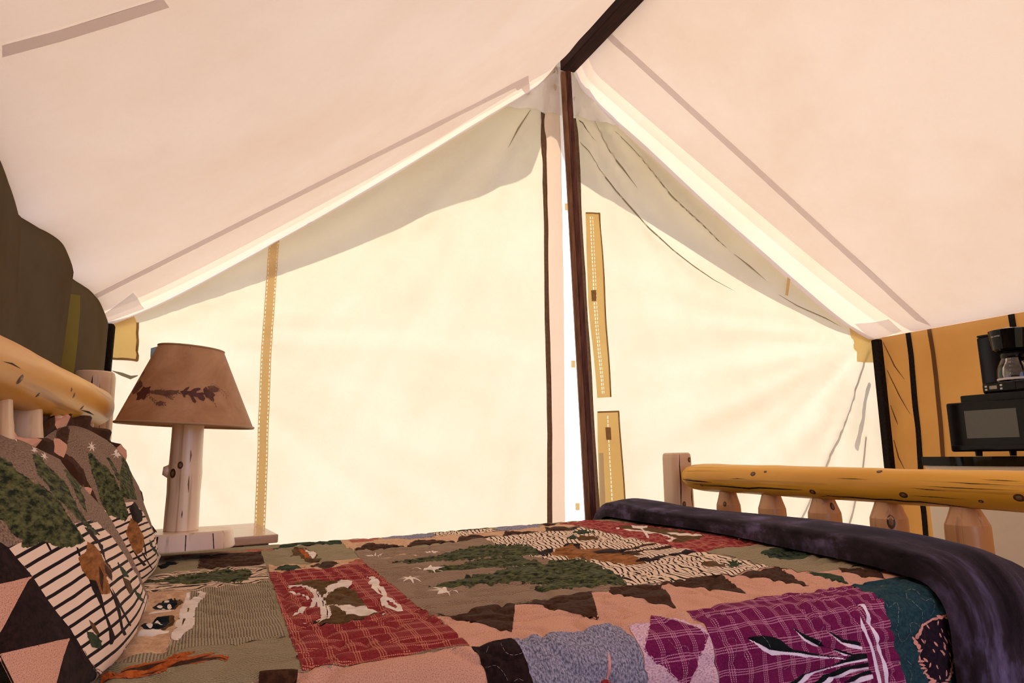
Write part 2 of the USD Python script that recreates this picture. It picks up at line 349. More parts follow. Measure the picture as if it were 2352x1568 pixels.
mid = wall_uv([(1283, 170), (1287, 260), (1292, 470), (1297, 700), (1298, 1000), (1297, 1200)]); mid = [(mid[0][0], 3.2)]+mid+[(mid[-1][0], 0.0)]
lm = Polygon(mid+[(-1, 0.0), (-1, 4)])
wall_patch('door_strip', door.intersection(lm), M_STRIP, 0.004, 0.02, label='peach strip of the door flap beside the zipper')
wall_patch('door_gap_strip', door.difference(lm), M_THIN, 0.0, 0.02, label='thin bright strip behind the tent pole')
def ribbon(L, w): return LineString(L).buffer(w/2, cap_style=2).intersection(gable)
def zigs(L, w, name, **kw): return wall_patch(name, ribbon(L, w), M_ZIP, 0.008, 0.012, **kw)
zigs(ZLx[1:], 0.026, 'zipper_tape'); zigs(ZRx[1:], 0.022, 'zipper_tape')
def stitch_slots(L, gap, ln, w):
    """needle slots of a double seam: small openings through which more daylight comes"""
    ls = LineString(L); out = []; t = 0.01
    while t+ln < ls.length:
        out.append(LineString([ls.interpolate(t), ls.interpolate(t+ln)]).buffer(w/2, cap_style=2)); t += ln+gap
    return out
TL = wall_uv([(630, 545), (622, 660), (612, 800), (605, 980), (597, 1195)]); TLx = [(TL[0][0], TL[0][1]+0.1)]+TL+[(TL[-1][0], 0.02)]
tape, slots = ribbon(TLx, 0.044), []
for sg in (-1, 1):
    slots += stitch_slots(list(LineString(TLx).parallel_offset(0.0165, 'left' if sg > 0 else 'right').coords), 0.008, 0.010, 0.0036)
wall_patch('seam_tape', tape.difference(unary_union(slots)), M_TAPE, 0.006, 0.02, label='tan vertical seam tape with two rows of white stitching')
# white peak reinforcement
wall_patch('peak_patch', wall_uv([(1282, 150), (1262, 175), (1150, 244), (1172, 243), (1200, 249), (1222, 251), (1246, 257), (1289, 263), (1289, 150)]), M_PATCHW, 0.012, 0.03, label='white reinforcement left of the pole at the peak')
wall_patch('peak_patch', wall_uv([(1300, 150), (1318, 172), (1432, 286), (1400, 284), (1382, 279), (1350, 274), (1316, 266), (1300, 262)]), M_PATCHW, 0.012, 0.03, label='white reinforcement right of the pole at the peak')
# tan corner patches
wall_patch('corner_patch', wall_uv([(226, 700), (300, 712), (316, 745), (316, 828), (270, 822), (228, 820)]), M_TAN, 0.008, 0.03, label='tan patch at the left corner of the gable')
wall_patch('corner_patch', wall_uv([(1950, 740), (2012, 770), (2012, 832), (1976, 830), (1972, 808), (1965, 798), (1966, 785), (1958, 772)]), M_TAN, 0.008, 0.03, label='tan patch at the right corner of the gable')
def border(pts, w, off=0.011, name='binding', mat_=None):
    L = wall_uv(pts); wall_patch(name, LineString(L).buffer(w/2, cap_style=2), mat_ or M_BIND, off, 0.02)
M_BIND = canvas('brown_binding', (0.40, 0.27, 0.15), (0.28, 0.16, 0.07), 0.2, scale=40.0)
border([(316, 742), (315, 828), (270, 823), (228, 821)], 0.010)
# tan window pockets right of the pole
pk1 = [(1347, 488), (1379, 489), (1388, 640), (1396, 780), (1405, 911), (1374, 913), (1356, 700)]
pk2 = [(1374, 946), (1423, 944), (1431, 1060), (1437, 1200), (1376, 1200)]
PST = ([stitch_slots(wall_uv(p), 0.006, 0.014, w) for p, w in (([(1357, 492), (1366, 660), (1376, 800), (1386, 905)], 0.006), ([(1362, 492), (1371, 660), (1380, 800), (1390, 905)], 0.004))], [stitch_slots(wall_uv([(1398, 950), (1403, 1100), (1406, 1200)]), 0.006, 0.014, 0.006)])
for k, pk in enumerate((pk1, pk2)):
    pp = clean(Polygon(wall_uv(pk))).difference(unary_union([q for l in PST[k] for q in l]))
    wall_patch('pocket', pp, M_TAN, 0.006, 0.03, label=('long tan pocket flap right of the pole', 'lower tan pocket flap right of the pole')[k])
    border(pk[:5], 0.008, 0.009)
wall_patch('buckle', wall_uv([(1361, 665), (1371, 665), (1372, 690), (1363, 690)]), M_BIND, 0.012, 0.02)
wall_patch('buckle', wall_uv([(1391, 981), (1404, 981), (1405, 1010), (1393, 1010)]), M_BIND, 0.012, 0.02)
wall_patch('pocket_window', wall_uv([(1376, 1040), (1386, 1040), (1390, 1200), (1377, 1200)]), M_THIN, 0.010, 0.02)
for a in ((1298, 466), (1312, 828), (1320, 1155)):
    wall_patch('zip_pull', wall_uv([(a[0], a[1]), (a[0]+9, a[1]), (a[0]+9, a[1]+16), (a[0], a[1]+16)]), M_TAPE, 0.012, 0.02)
wall_patch('blue_tape', wall_uv([(345, 800), (361, 795), (361, 822), (346, 824)]), paint('blue_tape', (0.17, 0.26, 0.36), None, 0.5), 0.010, 0.02, label='small blue piece of tape on the canvas behind the lamp')
# tie loops at the roof edge
wall_patch('tie_loop', wall_uv([(706, 505), (716, 500), (718, 514), (708, 518)]), M_PATCHW, 0.014, 0.02)
wall_patch('tie_loop', wall_uv([(1806, 636), (1813, 642), (1810, 678), (1804, 676)]), M_TAPE, 0.014, 0.02)

# creases: the canvas folded double on itself
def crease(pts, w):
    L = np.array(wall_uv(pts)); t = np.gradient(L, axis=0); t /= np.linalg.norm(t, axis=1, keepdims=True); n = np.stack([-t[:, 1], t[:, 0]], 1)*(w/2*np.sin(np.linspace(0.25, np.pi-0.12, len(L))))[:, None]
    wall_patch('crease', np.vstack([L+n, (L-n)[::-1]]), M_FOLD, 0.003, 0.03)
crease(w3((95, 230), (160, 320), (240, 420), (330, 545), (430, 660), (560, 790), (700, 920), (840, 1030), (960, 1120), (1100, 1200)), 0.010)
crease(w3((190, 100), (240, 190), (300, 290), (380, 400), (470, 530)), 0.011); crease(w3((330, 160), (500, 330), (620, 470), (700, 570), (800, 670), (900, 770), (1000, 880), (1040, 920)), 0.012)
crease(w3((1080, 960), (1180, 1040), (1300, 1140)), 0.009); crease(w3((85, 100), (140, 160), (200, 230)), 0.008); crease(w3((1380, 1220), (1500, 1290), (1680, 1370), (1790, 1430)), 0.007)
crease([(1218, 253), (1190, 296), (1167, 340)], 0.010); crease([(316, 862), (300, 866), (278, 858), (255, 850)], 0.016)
GR = thing('guy_rope', 'guy ropes of the tent outside the canvas gable', kind='structure')
for pts, off_, r_ in (([(2000, 800), (1972, 905), (1950, 962), (1900, 1070), (1840, 1195), (1700, 1480)], 0.012, 0.005), ([(1996, 1000), (1985, 1075), (1950, 1210), (1900, 1390)], 0.012, 0.006), ([(1970, 1000), (1988, 930), (2002, 860)], 0.05, 0.012)):  # the thick last one is an added strap casting the soft grey band
    L = np.array(wall_uv(pts)); P = wall_fn(L[:, 0], L[:, 1])+WN*off_; P[:, 2] = np.maximum(P[:, 2], -0.1); obj('rope', sweep(P, [r_]*len(P), 8), M_ROPE, GR, smooth=True)
# ------------------------------------------------------------------ side walls, back wall
def side_fn(E, out, amp):
    def fn(y, z):
        q = np.stack([y*2.2+3, z*1.6+1, 0*y+out], -1)
        w = amp*(meshkit.fbm(q, 3, 5)-.5)*np.clip((E[2]-z)*4, 0, 1)
        return np.stack([E[0]+0*y+out*(0.02+w), y, z], -1)
    return fn
WRS = Sheet(side_fn(PR, 1, 0.13), np.linspace(0.3, 2.75, 40), np.linspace(0.0, PR[2]+0.02, 30), flip=True)
W2 = thing('wall_right', 'tan canvas side wall glowing golden behind the refrigerator', kind='structure')
r = fill(shapely.box(Y_BACK, 0, PR[1]+0.02, PR[2]+0.03), 0.06); obj('canvas_panel', (WRS.point(r[0]), r[1][:, ::-1]), M_SIDE, W2, smooth=True)
def side_strip(name, a, b, w, mat_, off=0.006, **kw):
    pa, pb = onx(*a, PR[0]), onx(*b, PR[0]); L = [(pa[1], pa[2]+0.03), (pb[1], pb[2]), (pb[1]+(pb[1]-pa[1])*1.5, max(pb[2]-(pa[2]-pb[2])*1.5, 0.02))]
    r = WRS.patch(LineString(L).buffer(w/2, cap_style=2), off, 0.03); obj(name, r[0], mat_, W2, smooth=True, **kw)
side_strip('strap', (2082, 765), (2109, 1070), 0.030, M_STRAP, label='black strap hanging on the right wall near the corner')
side_strip('seam_tape', (2130, 752), (2158, 1040), 0.024, M_BSEAM)
side_strip('strap', (2318, 718), (2325, 770), 0.030, M_STRAP, label='black strap on the right wall behind the coffee maker')
for pts in ([(2024, 785), (2050, 840), (2072, 870)], [(2035, 850), (2060, 905), (2085, 950)], [(2050, 1010), (2060, 1050), (2075, 1080)], [(2040, 930), (2052, 960), (2058, 975)]):
    L = np.array([onx(*p, PR[0])[1:] for p in pts]); t = np.gradient(L, axis=0); t /= np.linalg.norm(t, axis=1, keepdims=True); n = np.stack([-t[:, 1], t[:, 0]], 1)*(0.0032*np.array([.5, 1, .3]))[:, None]
    r = WRS.patch(clean(Polygon(np.vstack([L+n, (L-n)[::-1]]))), 0.004, 0.02)
    if r: obj('crease', r[0], M_BSEAM, W2, smooth=True)
def lobes(y):
    """scalloped dark side curtain: it bellies inwards between the points where it is tied to the eave"""
    ties = np.array(TIES); k = np.clip(np.searchsorted(ties, y)-1, 0, len(ties)-2)
    t = np.clip((y-ties[k])/(ties[k+1]-ties[k]), 0, 1); return np.sin(np.pi*t)**0.7, k
TIES = [Y_BACK, -1.6, -0.7, -0.1, 0.45]+[onx(*p, PL[0]+0.02)[1] for p in ((48, 542), (137, 657))]+[PL[1]-0.02]
def curt_fn(y, t):
    b, k = lobes(y); top = PL[2]+0.05*b; z = top*(1-t)
    prof = np.clip(t/0.06, 0, 1)**0.5*np.exp(-t*0.9)
    q = np.stack([y*9+11, t*1.3+2, 0*y], -1)
    x = PL[0]+0.012+(0.075*b+0.035*(meshkit.fbm(q, 3, 6)-.3)*np.clip(t*6, 0, 1))*prof
    return np.stack([x, y, z], -1)
W3 = thing('wall_left', 'dark olive brown canvas wall bulging in scallops behind the headboard', kind='structure')
Y, T = np.meshgrid(np.linspace(Y_BACK, PL[1]-0.02, 260), np.concatenate([np.linspace(0, 0.1, 14), np.linspace(0.12, 1, 36)]), indexing='ij')
obj('canvas_panel', (curt_fn(Y.ravel(), T.ravel()), grid_faces(260, 50)), M_DARK, W3, smooth=True)
def curt_strip(y0, y1, t0, t1, off, mat_, name, **kw):
    Y, T = np.meshgrid(np.linspace(y0, y1, 10), np.linspace(t0, t1, 30), indexing='ij'); P = curt_fn(Y.ravel(), T.ravel()); P[:, 0] += off
    obj(name, (P, grid_faces(10, 30)), mat_, W3, smooth=True, **kw)
curt_strip(TIES[-2]+0.01, TIES[-2]+0.10, 0.05, 0.95, 0.012, M_OLIVE, 'lining_strip', label='olive yellow strip of lining showing between the dark folds')
obj('corner_post', box((PL[0]+0.035, PL[1]-0.03, PL[2]/2), (0.07, 0.05, PL[2]), 0.01), M_STRAP, W3, label='black tent post in the left corner')
obj('corner_post', box((PR[0]-0.022, PR[1]-0.03, PR[2]/2-0.005), (0.042, 0.046, PR[2]-0.01), 0.008), M_STRAP, W2, label='dark post in the right corner')
W4 = thing('wall_back', 'canvas back wall tied wide open behind the camera', kind='structure')
bk = Polygon([(PL[0], 0), (PL[0], PL[2]), (APEX[0], APEX[2]), (PR[0], PR[2]), (PR[0], 0)]).difference(shapely.box(-0.25, -1, 3.35, 2.25))
r = fill(bk, 0.25); obj('canvas_panel', (np.stack([r[0][:, 0], 0*r[0][:, 0]+Y_BACK, r[0][:, 1]], 1), r[1]), M_ROOF, W4)

# ------------------------------------------------------------------ ridge beam and pole
BX = APEX[0]; BYE = wall_y(BX)-0.015; pz = on(1303, 166, (0, 1, 0), BYE); BX = pz[0]; BZ = pz[2]
RB = thing('ridge_beam', 'dark stained double timber ridge beam under the roof peak', 'beam', (BX, BYE, BZ))
for k, dx in enumerate((-0.022, 0.022)):
    obj('board', box((BX+dx, (BYE+Y_BACK)/2, BZ+0.05+0.006*k), (0.042, BYE-Y_BACK, 0.10), 0.004), M_BEAM, RB)
top, bot = on(1299, 168, (0, 1, 0), BYE-0.05), on(1356, 1175, (0, 1, 0), BYE-0.075)
d_ = (bot-top)/np.linalg.norm(bot-top); bot = top+d_*(top[2]/-d_[2])
TP = thing('tent_pole', 'reddish brown stained double timber pole holding up the ridge beam', 'pole', bot)
zc = -d_; xc = np.array([1.0, 0, 0]); xc -= xc.dot(zc)*zc; xc /= np.linalg.norm(xc); yc = np.cross(zc, xc); RO = np.stack([xc, yc, zc], 1)
ln = np.linalg.norm(bot-top)
tw = rotz(math.radians(-26))
for k, (dx, m_) in enumerate(((-0.0135, M_POLE2), (0.0135, M_POLE))):
    obj('board', box((top+bot)/2+RO@tw@np.array([dx, 0, 0]), (0.027, 0.046, ln), 0.003, RO@tw), m_, TP, label=('brown half of the pole', 'dark red half of the pole')[k])
# ------------------------------------------------------------------ wood and other furniture materials
def pine(name, c1, c2, streak, axis, coat=0.35, rough=0.38):
    """peeled, varnished pine: long soft streaks along the log and thin darker grain lines"""
    st = [9.0, 9.0, 9.0]; st[axis] = 0.8; s2 = [40.0, 40.0, 40.0]; s2[axis] = 0.9
    n = {'tc': ('texture_coordinate', {}), 'm1': ('mapping', {'scale': st}), 'm2': ('mapping', {'scale': s2}),
         'n1': ('noise_texture', {'scale': 1.0, 'detail': 5.0, 'roughness': 0.55}), 'n2': ('noise_texture', {'scale': 1.0, 'detail': 3.0, 'distortion': 0.4}),
         'r1': ('rgb_ramp', {'ramp': [(0.32, c2), (0.62, c1)]}), 'r2': ('rgb_ramp', {'ramp': [(0.27, (0, 0, 0)), (0.40, (1, 1, 1))]}),
         'mx': ('mix_color', {'a': streak}), 'p': ('principled_bsdf', {'roughness': rough, 'coat_weight': coat, 'coat_roughness': 0.25, 'specular_ior_level': 0.4}),
         'b': ('bump', {'strength': 0.5, 'distance': 0.0012})}
    l = [('tc.object', 'm1.vector'), ('tc.object', 'm2.vector'), ('m1.vector', 'n1.vector'), ('m2.vector', 'n2.vector'), ('n1.fac', 'r1.fac'), ('n2.fac', 'r2.fac'),
         ('r2.color', 'mx.fac'), ('r1.color', 'mx.b'), ('mx.result', 'p.base_color'), ('n2.fac', 'b.height'), ('b.normal', 'p.normal')]
    return mat(name, n, l, 'p.BSDF')
M_RAIL = pine('honey_pine_rail', (0.84, 0.44, 0.040), (0.66, 0.30, 0.022), (0.30, 0.13, 0.02), 1, 0.18, 0.45)
M_RAILX = pine('honey_pine_side_rail', (0.62, 0.34, 0.065), (0.50, 0.25, 0.045), (0.30, 0.13, 0.03), 0)
M_POST = pine('pale_pine_post', (0.74, 0.53, 0.36), (0.62, 0.41, 0.26), (0.40, 0.22, 0.12), 2, 0.2, 0.45)
M_SPIN = pine('pink_pine_spindle', (0.64, 0.34, 0.16), (0.50, 0.24, 0.10), (0.30, 0.14, 0.07), 2, 0.3, 0.4)
M_LAMPW = pine('pale_varnished_log', (0.90, 0.71, 0.53), (0.82, 0.61, 0.42), (0.42, 0.25, 0.13), 2, 0.5, 0.3)
M_SLICE = pine('log_slice_wood', (0.86, 0.66, 0.49), (0.74, 0.53, 0.36), (0.42, 0.25, 0.14), 2, 0.3, 0.4)
M_KNOT = paint('dark_knot', (0.045, 0.018, 0.008), (0.11, 0.05, 0.02), 0.5, 160)
M_KNOTC = paint('knot_heart', (0.17, 0.09, 0.045), (0.26, 0.14, 0.07), 0.5, 160)
M_CRACK = paint('crack_shadow', (0.022, 0.010, 0.005), None, 0.9)

class Log:
    """a peeled log from p0 to p1, its radius following (t, r) pairs; bumpy skin; cracks and knots are laid on that skin"""
    def __init__(self, p0, p1, prof, wob=0.05, seed=0, flat=0.0, bow=(0, 0, 0), sides=48):
        self.p0, self.p1 = np.asarray(p0, float), np.asarray(p1, float); self.prof = np.array(prof); self.wob, self.seed, self.flat, self.sides = wob, seed, flat, sides
        d = self.p1-self.p0; self.L = np.linalg.norm(d); d /= self.L; self.bow = np.asarray(bow, float)
        a = np.cross(d, [0, 0, 1.0] if abs(d[2]) < .85 else [0, 1.0, 0]); self.a = a/np.linalg.norm(a); self.b = np.cross(d, self.a); self.d = d
    def fn(self, an, t):
        an, t = np.asarray(an, float), np.asarray(t, float); r = np.interp(t, self.prof[:, 0], self.prof[:, 1])
        q = np.stack([np.cos(an)*1.1+20, np.sin(an)*1.1+20, t*self.L*6+self.seed*5.1], -1); r = r*(1+self.wob*2*(meshkit.fbm(q, 2, self.seed)-.5))
        if self.flat:                                        # squarish section
            k = np.maximum(np.abs(np.cos(an)), np.abs(np.sin(an))); r = r*((1-self.flat)+self.flat*np.minimum(1/k, 1.16))
        c = self.p0+np.outer(t, self.p1-self.p0)+np.outer(np.sin(np.pi*t), self.bow)
        return c+r[:, None]*(np.cos(an)[:, None]*self.a+np.sin(an)[:, None]*self.b)
    def mesh(self, n=60):
        t = np.unique(np.concatenate([np.linspace(0, 1, n), self.prof[:, 0]])); an = np.arange(self.sides)*2*np.pi/self.sides
        T, A = np.meshgrid(t, an, indexing='ij'); v = self.fn(A.ravel(), T.ravel()); n = len(t); s = self.sides
        i, j = np.meshgrid(np.arange(n-1), np.arange(s), indexing='ij'); j2 = (j+1) % s
        q = np.stack([i*s+j, (i+1)*s+j, (i+1)*s+j2, i*s+j2], -1).reshape(-1, 4); f = np.vstack([q[:, [0, 1, 2]], q[:, [0, 2, 3]]])
        v = np.vstack([v, self.p0, self.p1]); k = np.arange(s); k2 = (k+1) % s
        f = np.vstack([f, np.stack([0*k+n*s, k, k2], 1), np.stack([0*k+n*s+1, (n-1)*s+k2, (n-1)*s+k], 1)])
        if trimesh.Trimesh(v, f, process=False).volume < 0: f = f[:, ::-1]
        return v, f
    def sheet(self):
        if not hasattr(self, '_s'):
            us, vs = np.linspace(0, 2*np.pi, 49), np.linspace(0, 1, 80)
            P = self.fn(np.array([0.0, 0.1]), np.array([0.5, 0.5])); Q = self.fn(np.array([0.0]), np.array([0.51]))
            nn = np.cross(P[1]-P[0], Q[0]-P[0]); flip = nn @ self.a < 0
            # turn the seam away from the camera
            w = CAM-(self.p0+self.p1)/2; a0 = math.atan2(w@self.b, w@self.a)+np.pi
            self._s = Sheet(self.fn, us+a0, vs, flip=flip)
        return self._s
    def crack(self, pts, w, parent, name='crack', mat_=None, off=0.0008):
        s = self.sheet(); uv = s.px(pts); uv = uv[~np.isnan(uv).any(1)]
        if len(uv) < 2: return
        P = s.fn(uv[:, 0], uv[:, 1]); n = len(P); half = w/2*np.sin(np.linspace(0.12, np.pi-0.12, n))
        r0 = np.interp(uv[:, 1], self.prof[:, 0], self.prof[:, 1]); poly = []
        d = np.gradient(np.stack([uv[:, 0]*r0, uv[:, 1]*self.L], 1), axis=0); d /= np.linalg.norm(d, axis=1, keepdims=True)
        nn = np.stack([-d[:, 1]/r0, d[:, 0]/self.L], 1)*half[:, None]
        poly = clean(Polygon(np.vstack([uv+nn, (uv-nn)[::-1]]))); scale = self.L/np.mean(r0)
        r = fill(shapely.affinity.scale(poly, 1, scale, origin=(0, 0)), 0.12)
        if r is None: return
        q = r[0]/[1, scale]; f = r[1]
        return obj(name, (s.point(q, off), f[:, ::-1] if s.flip else f), mat_ or M_CRACK, parent)
    def knot(self, px, rad, parent, ratio=1.4):
        s = self.sheet(); uv = s.px([px])
        if np.isnan(uv).any(): return
        r0 = np.interp(uv[0, 1], self.prof[:, 0], self.prof[:, 1]); k = np.arange(16)*2*np.pi/16
        for nm, kk, of, m_ in (('knot', 1.0, 0.0012, M_KNOT), ('knot_heart', 0.52, 0.0022, M_KNOTC)):
            ring = np.stack([uv[0, 0]+np.cos(k)*rad*kk/r0, uv[0, 1]+np.sin(k)*rad*kk*ratio/self.L], 1); q = np.vstack([ring, uv])
            P = np.vstack([s.point(ring, 0.0001), s.point(uv, of)]); f = np.stack([k*0+16, np.arange(16), (np.arange(16)+1) % 16], 1).astype(int)
            if nm == 'knot_heart': P = np.vstack([s.point(ring, 0.0008), s.point(uv, of)])
            parent = obj(nm, (P, f[:, ::-1] if s.flip else f), m_, parent)   # the heart is a piece of its knot

import shapely.affinity

# ------------------------------------------------------------------ log bed
XH, XF, YF, YN = -0.31, 1.97, 2.49, 0.92
BED = thing('log_bed', 'peeled pine log bed with honey varnished head and foot rails', 'bed', (0.83, 1.7, 0))
zr = 1.128
def ends(L, e, r, r1=None):
    """radius profile of a rail whose far end (t = 1) is rounded down to a tenon"""
    r1 = r if r1 is None else r1
    return [(0, 0.02), (0.03, r1*0.7), (0.06, r1), (1-e/L*1.0, r), (1-e/L*0.55, r*0.93), (1-e/L*0.25, r*0.76), (1-e/L*0.08, r*0.55), (1, 0.02)]
head = Log((XH+0.01, YN-0.02, zr-0.012), (XH+0.008, YF-0.07, zr+0.012), ends(1.5, 0.09, 0.058, 0.047), 0.035, 3)
o = obj('headboard_rail', head.mesh(90), M_RAIL, BED, smooth=True, label='thick honey coloured headboard rail')
foot = Log((XF-0.02, YN-0.05, 0.876), (XF-0.02, YF-0.055, 0.888), ends(1.57, 0.13, 0.057, 0.052), 0.05, 8)
obj('footboard_rail', foot.mesh(90), M_RAIL, BED, smooth=True, label='honey coloured footboard rail with dark cracks')
hp = Log((XH-0.01, YF, 0), (XH-0.015, YF, 1.262), [(0, 0.06), (0.5, 0.061), (0.985, 0.0605), (0.996, 0.057), (1, 0.052)], 0.025, 5)
obj('headboard_post', hp.mesh(50), M_POST, BED, smooth=30, label='pale pine post at the far side of the headboard')
obj('headboard_post', Log((XH-0.01, YN-0.03, 0), (XH-0.015, YN-0.03, 1.262), [(0, 0.06), (0.98, 0.06), (1, 0.052)], 0.025, 6).mesh(30), M_POST, BED, smooth=30)
fp = Log((XF, YF+0.02, 0), (XF-0.005, YF+0.02, 0.992), [(0, 0.062), (0.6, 0.060), (0.978, 0.0565), (0.994, 0.054), (1, 0.047)], 0.02, 12, 0.75)
obj('footboard_post', fp.mesh(50), M_POST, BED, smooth=30, label='pale squared pine post at the far side of the footboard')
obj('footboard_post', Log((XF, YN-0.07, 0), (XF, YN-0.07, 0.992), [(0, 0.06), (0.98, 0.055), (1, 0.047)], 0.02, 13, 0.75).mesh(30), M_POST, BED, smooth=30)
for k, y in enumerate((1.30, 1.53, 1.76, 1.99, 2.21)):
    obj('headboard_spindle', Log((XH, y, 0.55), (XH, y, zr-0.02), [(0, 0.03), (0.6, 0.042), (0.80, 0.042), (0.9, 0.034), (1, 0.028)], 0.04, 20+k, 0.5).mesh(24), M_POST, BED, smooth=35)
SP = []
for k, y in enumerate((2.187, 1.955, 1.718, 1.478, 1.240, 1.003)):
    lg = Log((XF-0.01, y, 0.46), (XF-0.01, y, 0.862), [(0, 0.03), (0.35, 0.047+0.002*k), (0.76, 0.046+0.002*k), (0.80, 0.045+0.002*k), (0.87, 0.037+0.001*k), (0.93, 0.031), (1, 0.030)], 0.05, 30+k, 0.35, sides=32)
    SP.append(lg); obj('footboard_spindle', lg.mesh(36), M_SPIN, BED, smooth=25)
for y in (YF-0.03, YN+0.13): obj('side_rail', Log((XH+0.04, y, 0.36), (XF-0.04, y, 0.36), [(0, 0.05), (1, 0.05)], 0.05, 44).mesh(20), M_RAILX, BED, smooth=True)
obj('footboard_lower_rail', Log((XF-0.01, YN, 0.47), (XF-0.01, YF, 0.47), [(0, 0.045), (1, 0.045)], 0.05, 45).mesh(20), M_RAIL, BED, smooth=True)
obj('headboard_lower_rail', Log((XH, YN, 0.56), (XH, YF, 0.56), [(0, 0.045), (1, 0.045)], 0.05, 46).mesh(20), M_RAIL, BED, smooth=True)
# knots and drying cracks, where the photograph shows them
def C(x, y, ox=1500, oy=1020, s=5.47): return (ox+x/s, oy+y/s)
def C2(x, y): return C(x, y, 1920, 1020, 5.444)
foot.crack([C(365, 430), C(480, 455), C(600, 465), C(740, 478)], 0.006, BED)
foot.crack([C(590, 515), C(800, 520), C(1000, 535), C(1200, 552), C(1330, 545), C(1600, 560), C(1880, 572)], 0.007, BED)
foot.crack([C(2080, 655), C(2200, 645), C(2352, 655), C2(200, 660), C2(480, 685), C2(700, 690), C2(860, 712), C2(1060, 715), C2(1400, 755), C2(1800, 800), C2(2330, 835)], 0.006, BED)
for L_ in ([C(950, 440), C(1060, 430), C(1180, 440)], [C2(1360, 470), C2(1700, 492), C2(2180, 512)], [C2(940, 545), C2(1150, 565), C2(1380, 580)], [C2(1060, 520), C2(1500, 545), C2(2330, 580)], [C2(900, 640), C2(1200, 655), C2(1700, 690)], [C2(1800, 440), C2(2100, 455), C2(2340, 465)], [C2(0, 425), C2(200, 432), C2(420, 440)]):
    foot.crack(L_, 0.0019, BED, 'grain_line')
for p, r_ in ((C(1255, 372), 0.009), (C(2005, 598), 0.009), (C2(845, 635), 0.0095), (C2(1815, 714), 0.005), (C2(2290, 670), 0.010), (C2(545, 340), 0.007), (C(610, 515), 0.006), (C(1410, 345), 0.005)): foot.knot(p, r_, BED)
fp.crack([C(325, 110), C(330, 260), C(345, 420), C(350, 600), C(352, 820)], 0.005, BED); fp.crack([C(480, 520), C(485, 660), C(500, 830)], 0.004, BED)
fp.knot(C(455, 195), 0.008, BED); fp.knot(C(392, 752), 0.009, BED)
SP[0].knot(C(900, 750), 0.007, BED); SP[2].knot(C(2253, 780), 0.009, BED); SP[3].knot(C2(690, 970), 0.011, BED, 1.9)
def H(x, y): return (x/3.0147, 780+y/3.0147)
for p, r_ in ((H(140, 275), 0.008), (H(512, 385), 0.006), (H(568, 470), 0.006), (H(262, 382), 0.005), (H(495, 345), 0.005)): head.knot(p, r_, BED)
head.crack([H(560, 485), H(610, 500), H(650, 520)], 0.005, BED); head.crack([H(410, 515), H(450, 525), H(490, 522)], 0.003, BED); head.crack([H(20, 150), H(80, 165), H(140, 200)], 0.002, BED, 'grain_line')
hp.crack([H(643, 245), H(636, 300), H(625, 350)], 0.004, BED); hp.knot(H(738, 395), 0.008, BED); hp.knot(H(638, 575), 0.008, BED); hp.knot(H(625, 605), 0.006, BED)
for L_ in ([H(690, 300), H(690, 380), H(686, 440)], [H(765, 270), H(762, 340)], [H(700, 480), H(690, 560), H(685, 640)]): hp.crack(L_, 0.0035, BED, 'grain_line', M_KNOTC)
M_MATT = paint('white_ticking', (0.6, 0.56, 0.5), (0.68, 0.64, 0.58), 0.9, 20)
MT = thing('mattress', 'thick mattress hidden under the patchwork quilt', 'mattress', (0.83, 1.75, 0.38))
obj('mattress_body', box((0.82, 1.77, 0.515), (2.12, 1.36, 0.27), 0.05), M_MATT, MT, smooth=True)

# ------------------------------------------------------------------ nightstand and log lamp
NZ = 0.72
M_NTOP = paint('mauve_brown_wood_lit_top', (0.46, 0.27, 0.17), (0.54, 0.33, 0.21), 0.30, 6, (1, 6, 6), 0.0003, 80, 0.5, 0.4)  # lit copy: warm light on the tabletop is put into the colour
M_NBODY = paint('mauve_brown_wood_shaded_body', (0.26, 0.15, 0.12), (0.31, 0.18, 0.15), 0.45, 6, (6, 6, 1), 0.0003, 80, 0.4)  # darker copy of the same wood, front shade put into the colour
fr = onz(640, 1226, NZ); ang = math.radians(13.0); ex = np.array([math.cos(ang), math.sin(ang), 0]); ey = np.array([-math.sin(ang)*0.35, math.cos(ang), 0]); ey /= np.linalg.norm(ey)
NW, ND = 0.46, 0.50
NS = thing('nightstand', 'mauve brown painted wooden nightstand beside the pillows', 'nightstand', (*(fr-ex*NW/2+ey*ND/2)[:2], 0))
def slab(x0, x1, y0, y1, z0, z1, bev=0.004):
    m = box(((x0+x1)/2, (y0+y1)/2, (z0+z1)/2), (x1-x0, y1-y0, z1-z0), bev); v = m[0]
    return fr*[1, 1, 0]+np.outer(v[:, 0], ex)+np.outer(v[:, 1], ey)+np.outer(v[:, 2], [0, 0, 1.0]), m[1]
obj('top', slab(-NW, 0, 0, ND, NZ-0.030, NZ, 0.005), M_NTOP, NS, smooth=40, label='overhanging tabletop')
obj('body', slab(-NW+0.035, -0.03, 0.045, ND-0.03, 0.08, NZ-0.031), M_NBODY, NS)
obj('stile', slab(-0.115, -0.028, 0.03, 0.046, 0.08, NZ-0.031, 0.002), M_NBODY, NS); obj('stile', slab(-NW+0.034, -NW+0.12, 0.03, 0.046, 0.08, NZ-0.031, 0.002), M_NBODY, NS)
obj('drawer', slab(-NW+0.125, -0.120, 0.036, 0.047, NZ-0.20, NZ-0.045, 0.002), M_NBODY, NS)
kb = lathe((0, 0, 0), [(0, 0.02), (0.010, 0.019), (0.014, 0.012), (0.008, 0.005), (0.006, 0)], 20); kv = kb[0][:, [0, 2, 1]]*[1, -1, 1]+[-NW/2, 0.036, NZ-0.12]
obj('drawer_knob', (fr*[1, 1, 0]+np.outer(kv[:, 0], ex)+np.outer(kv[:, 1], ey)+np.outer(kv[:, 2], [0, 0, 1.0]), kb[1]), M_STRAP, NS, smooth=True)
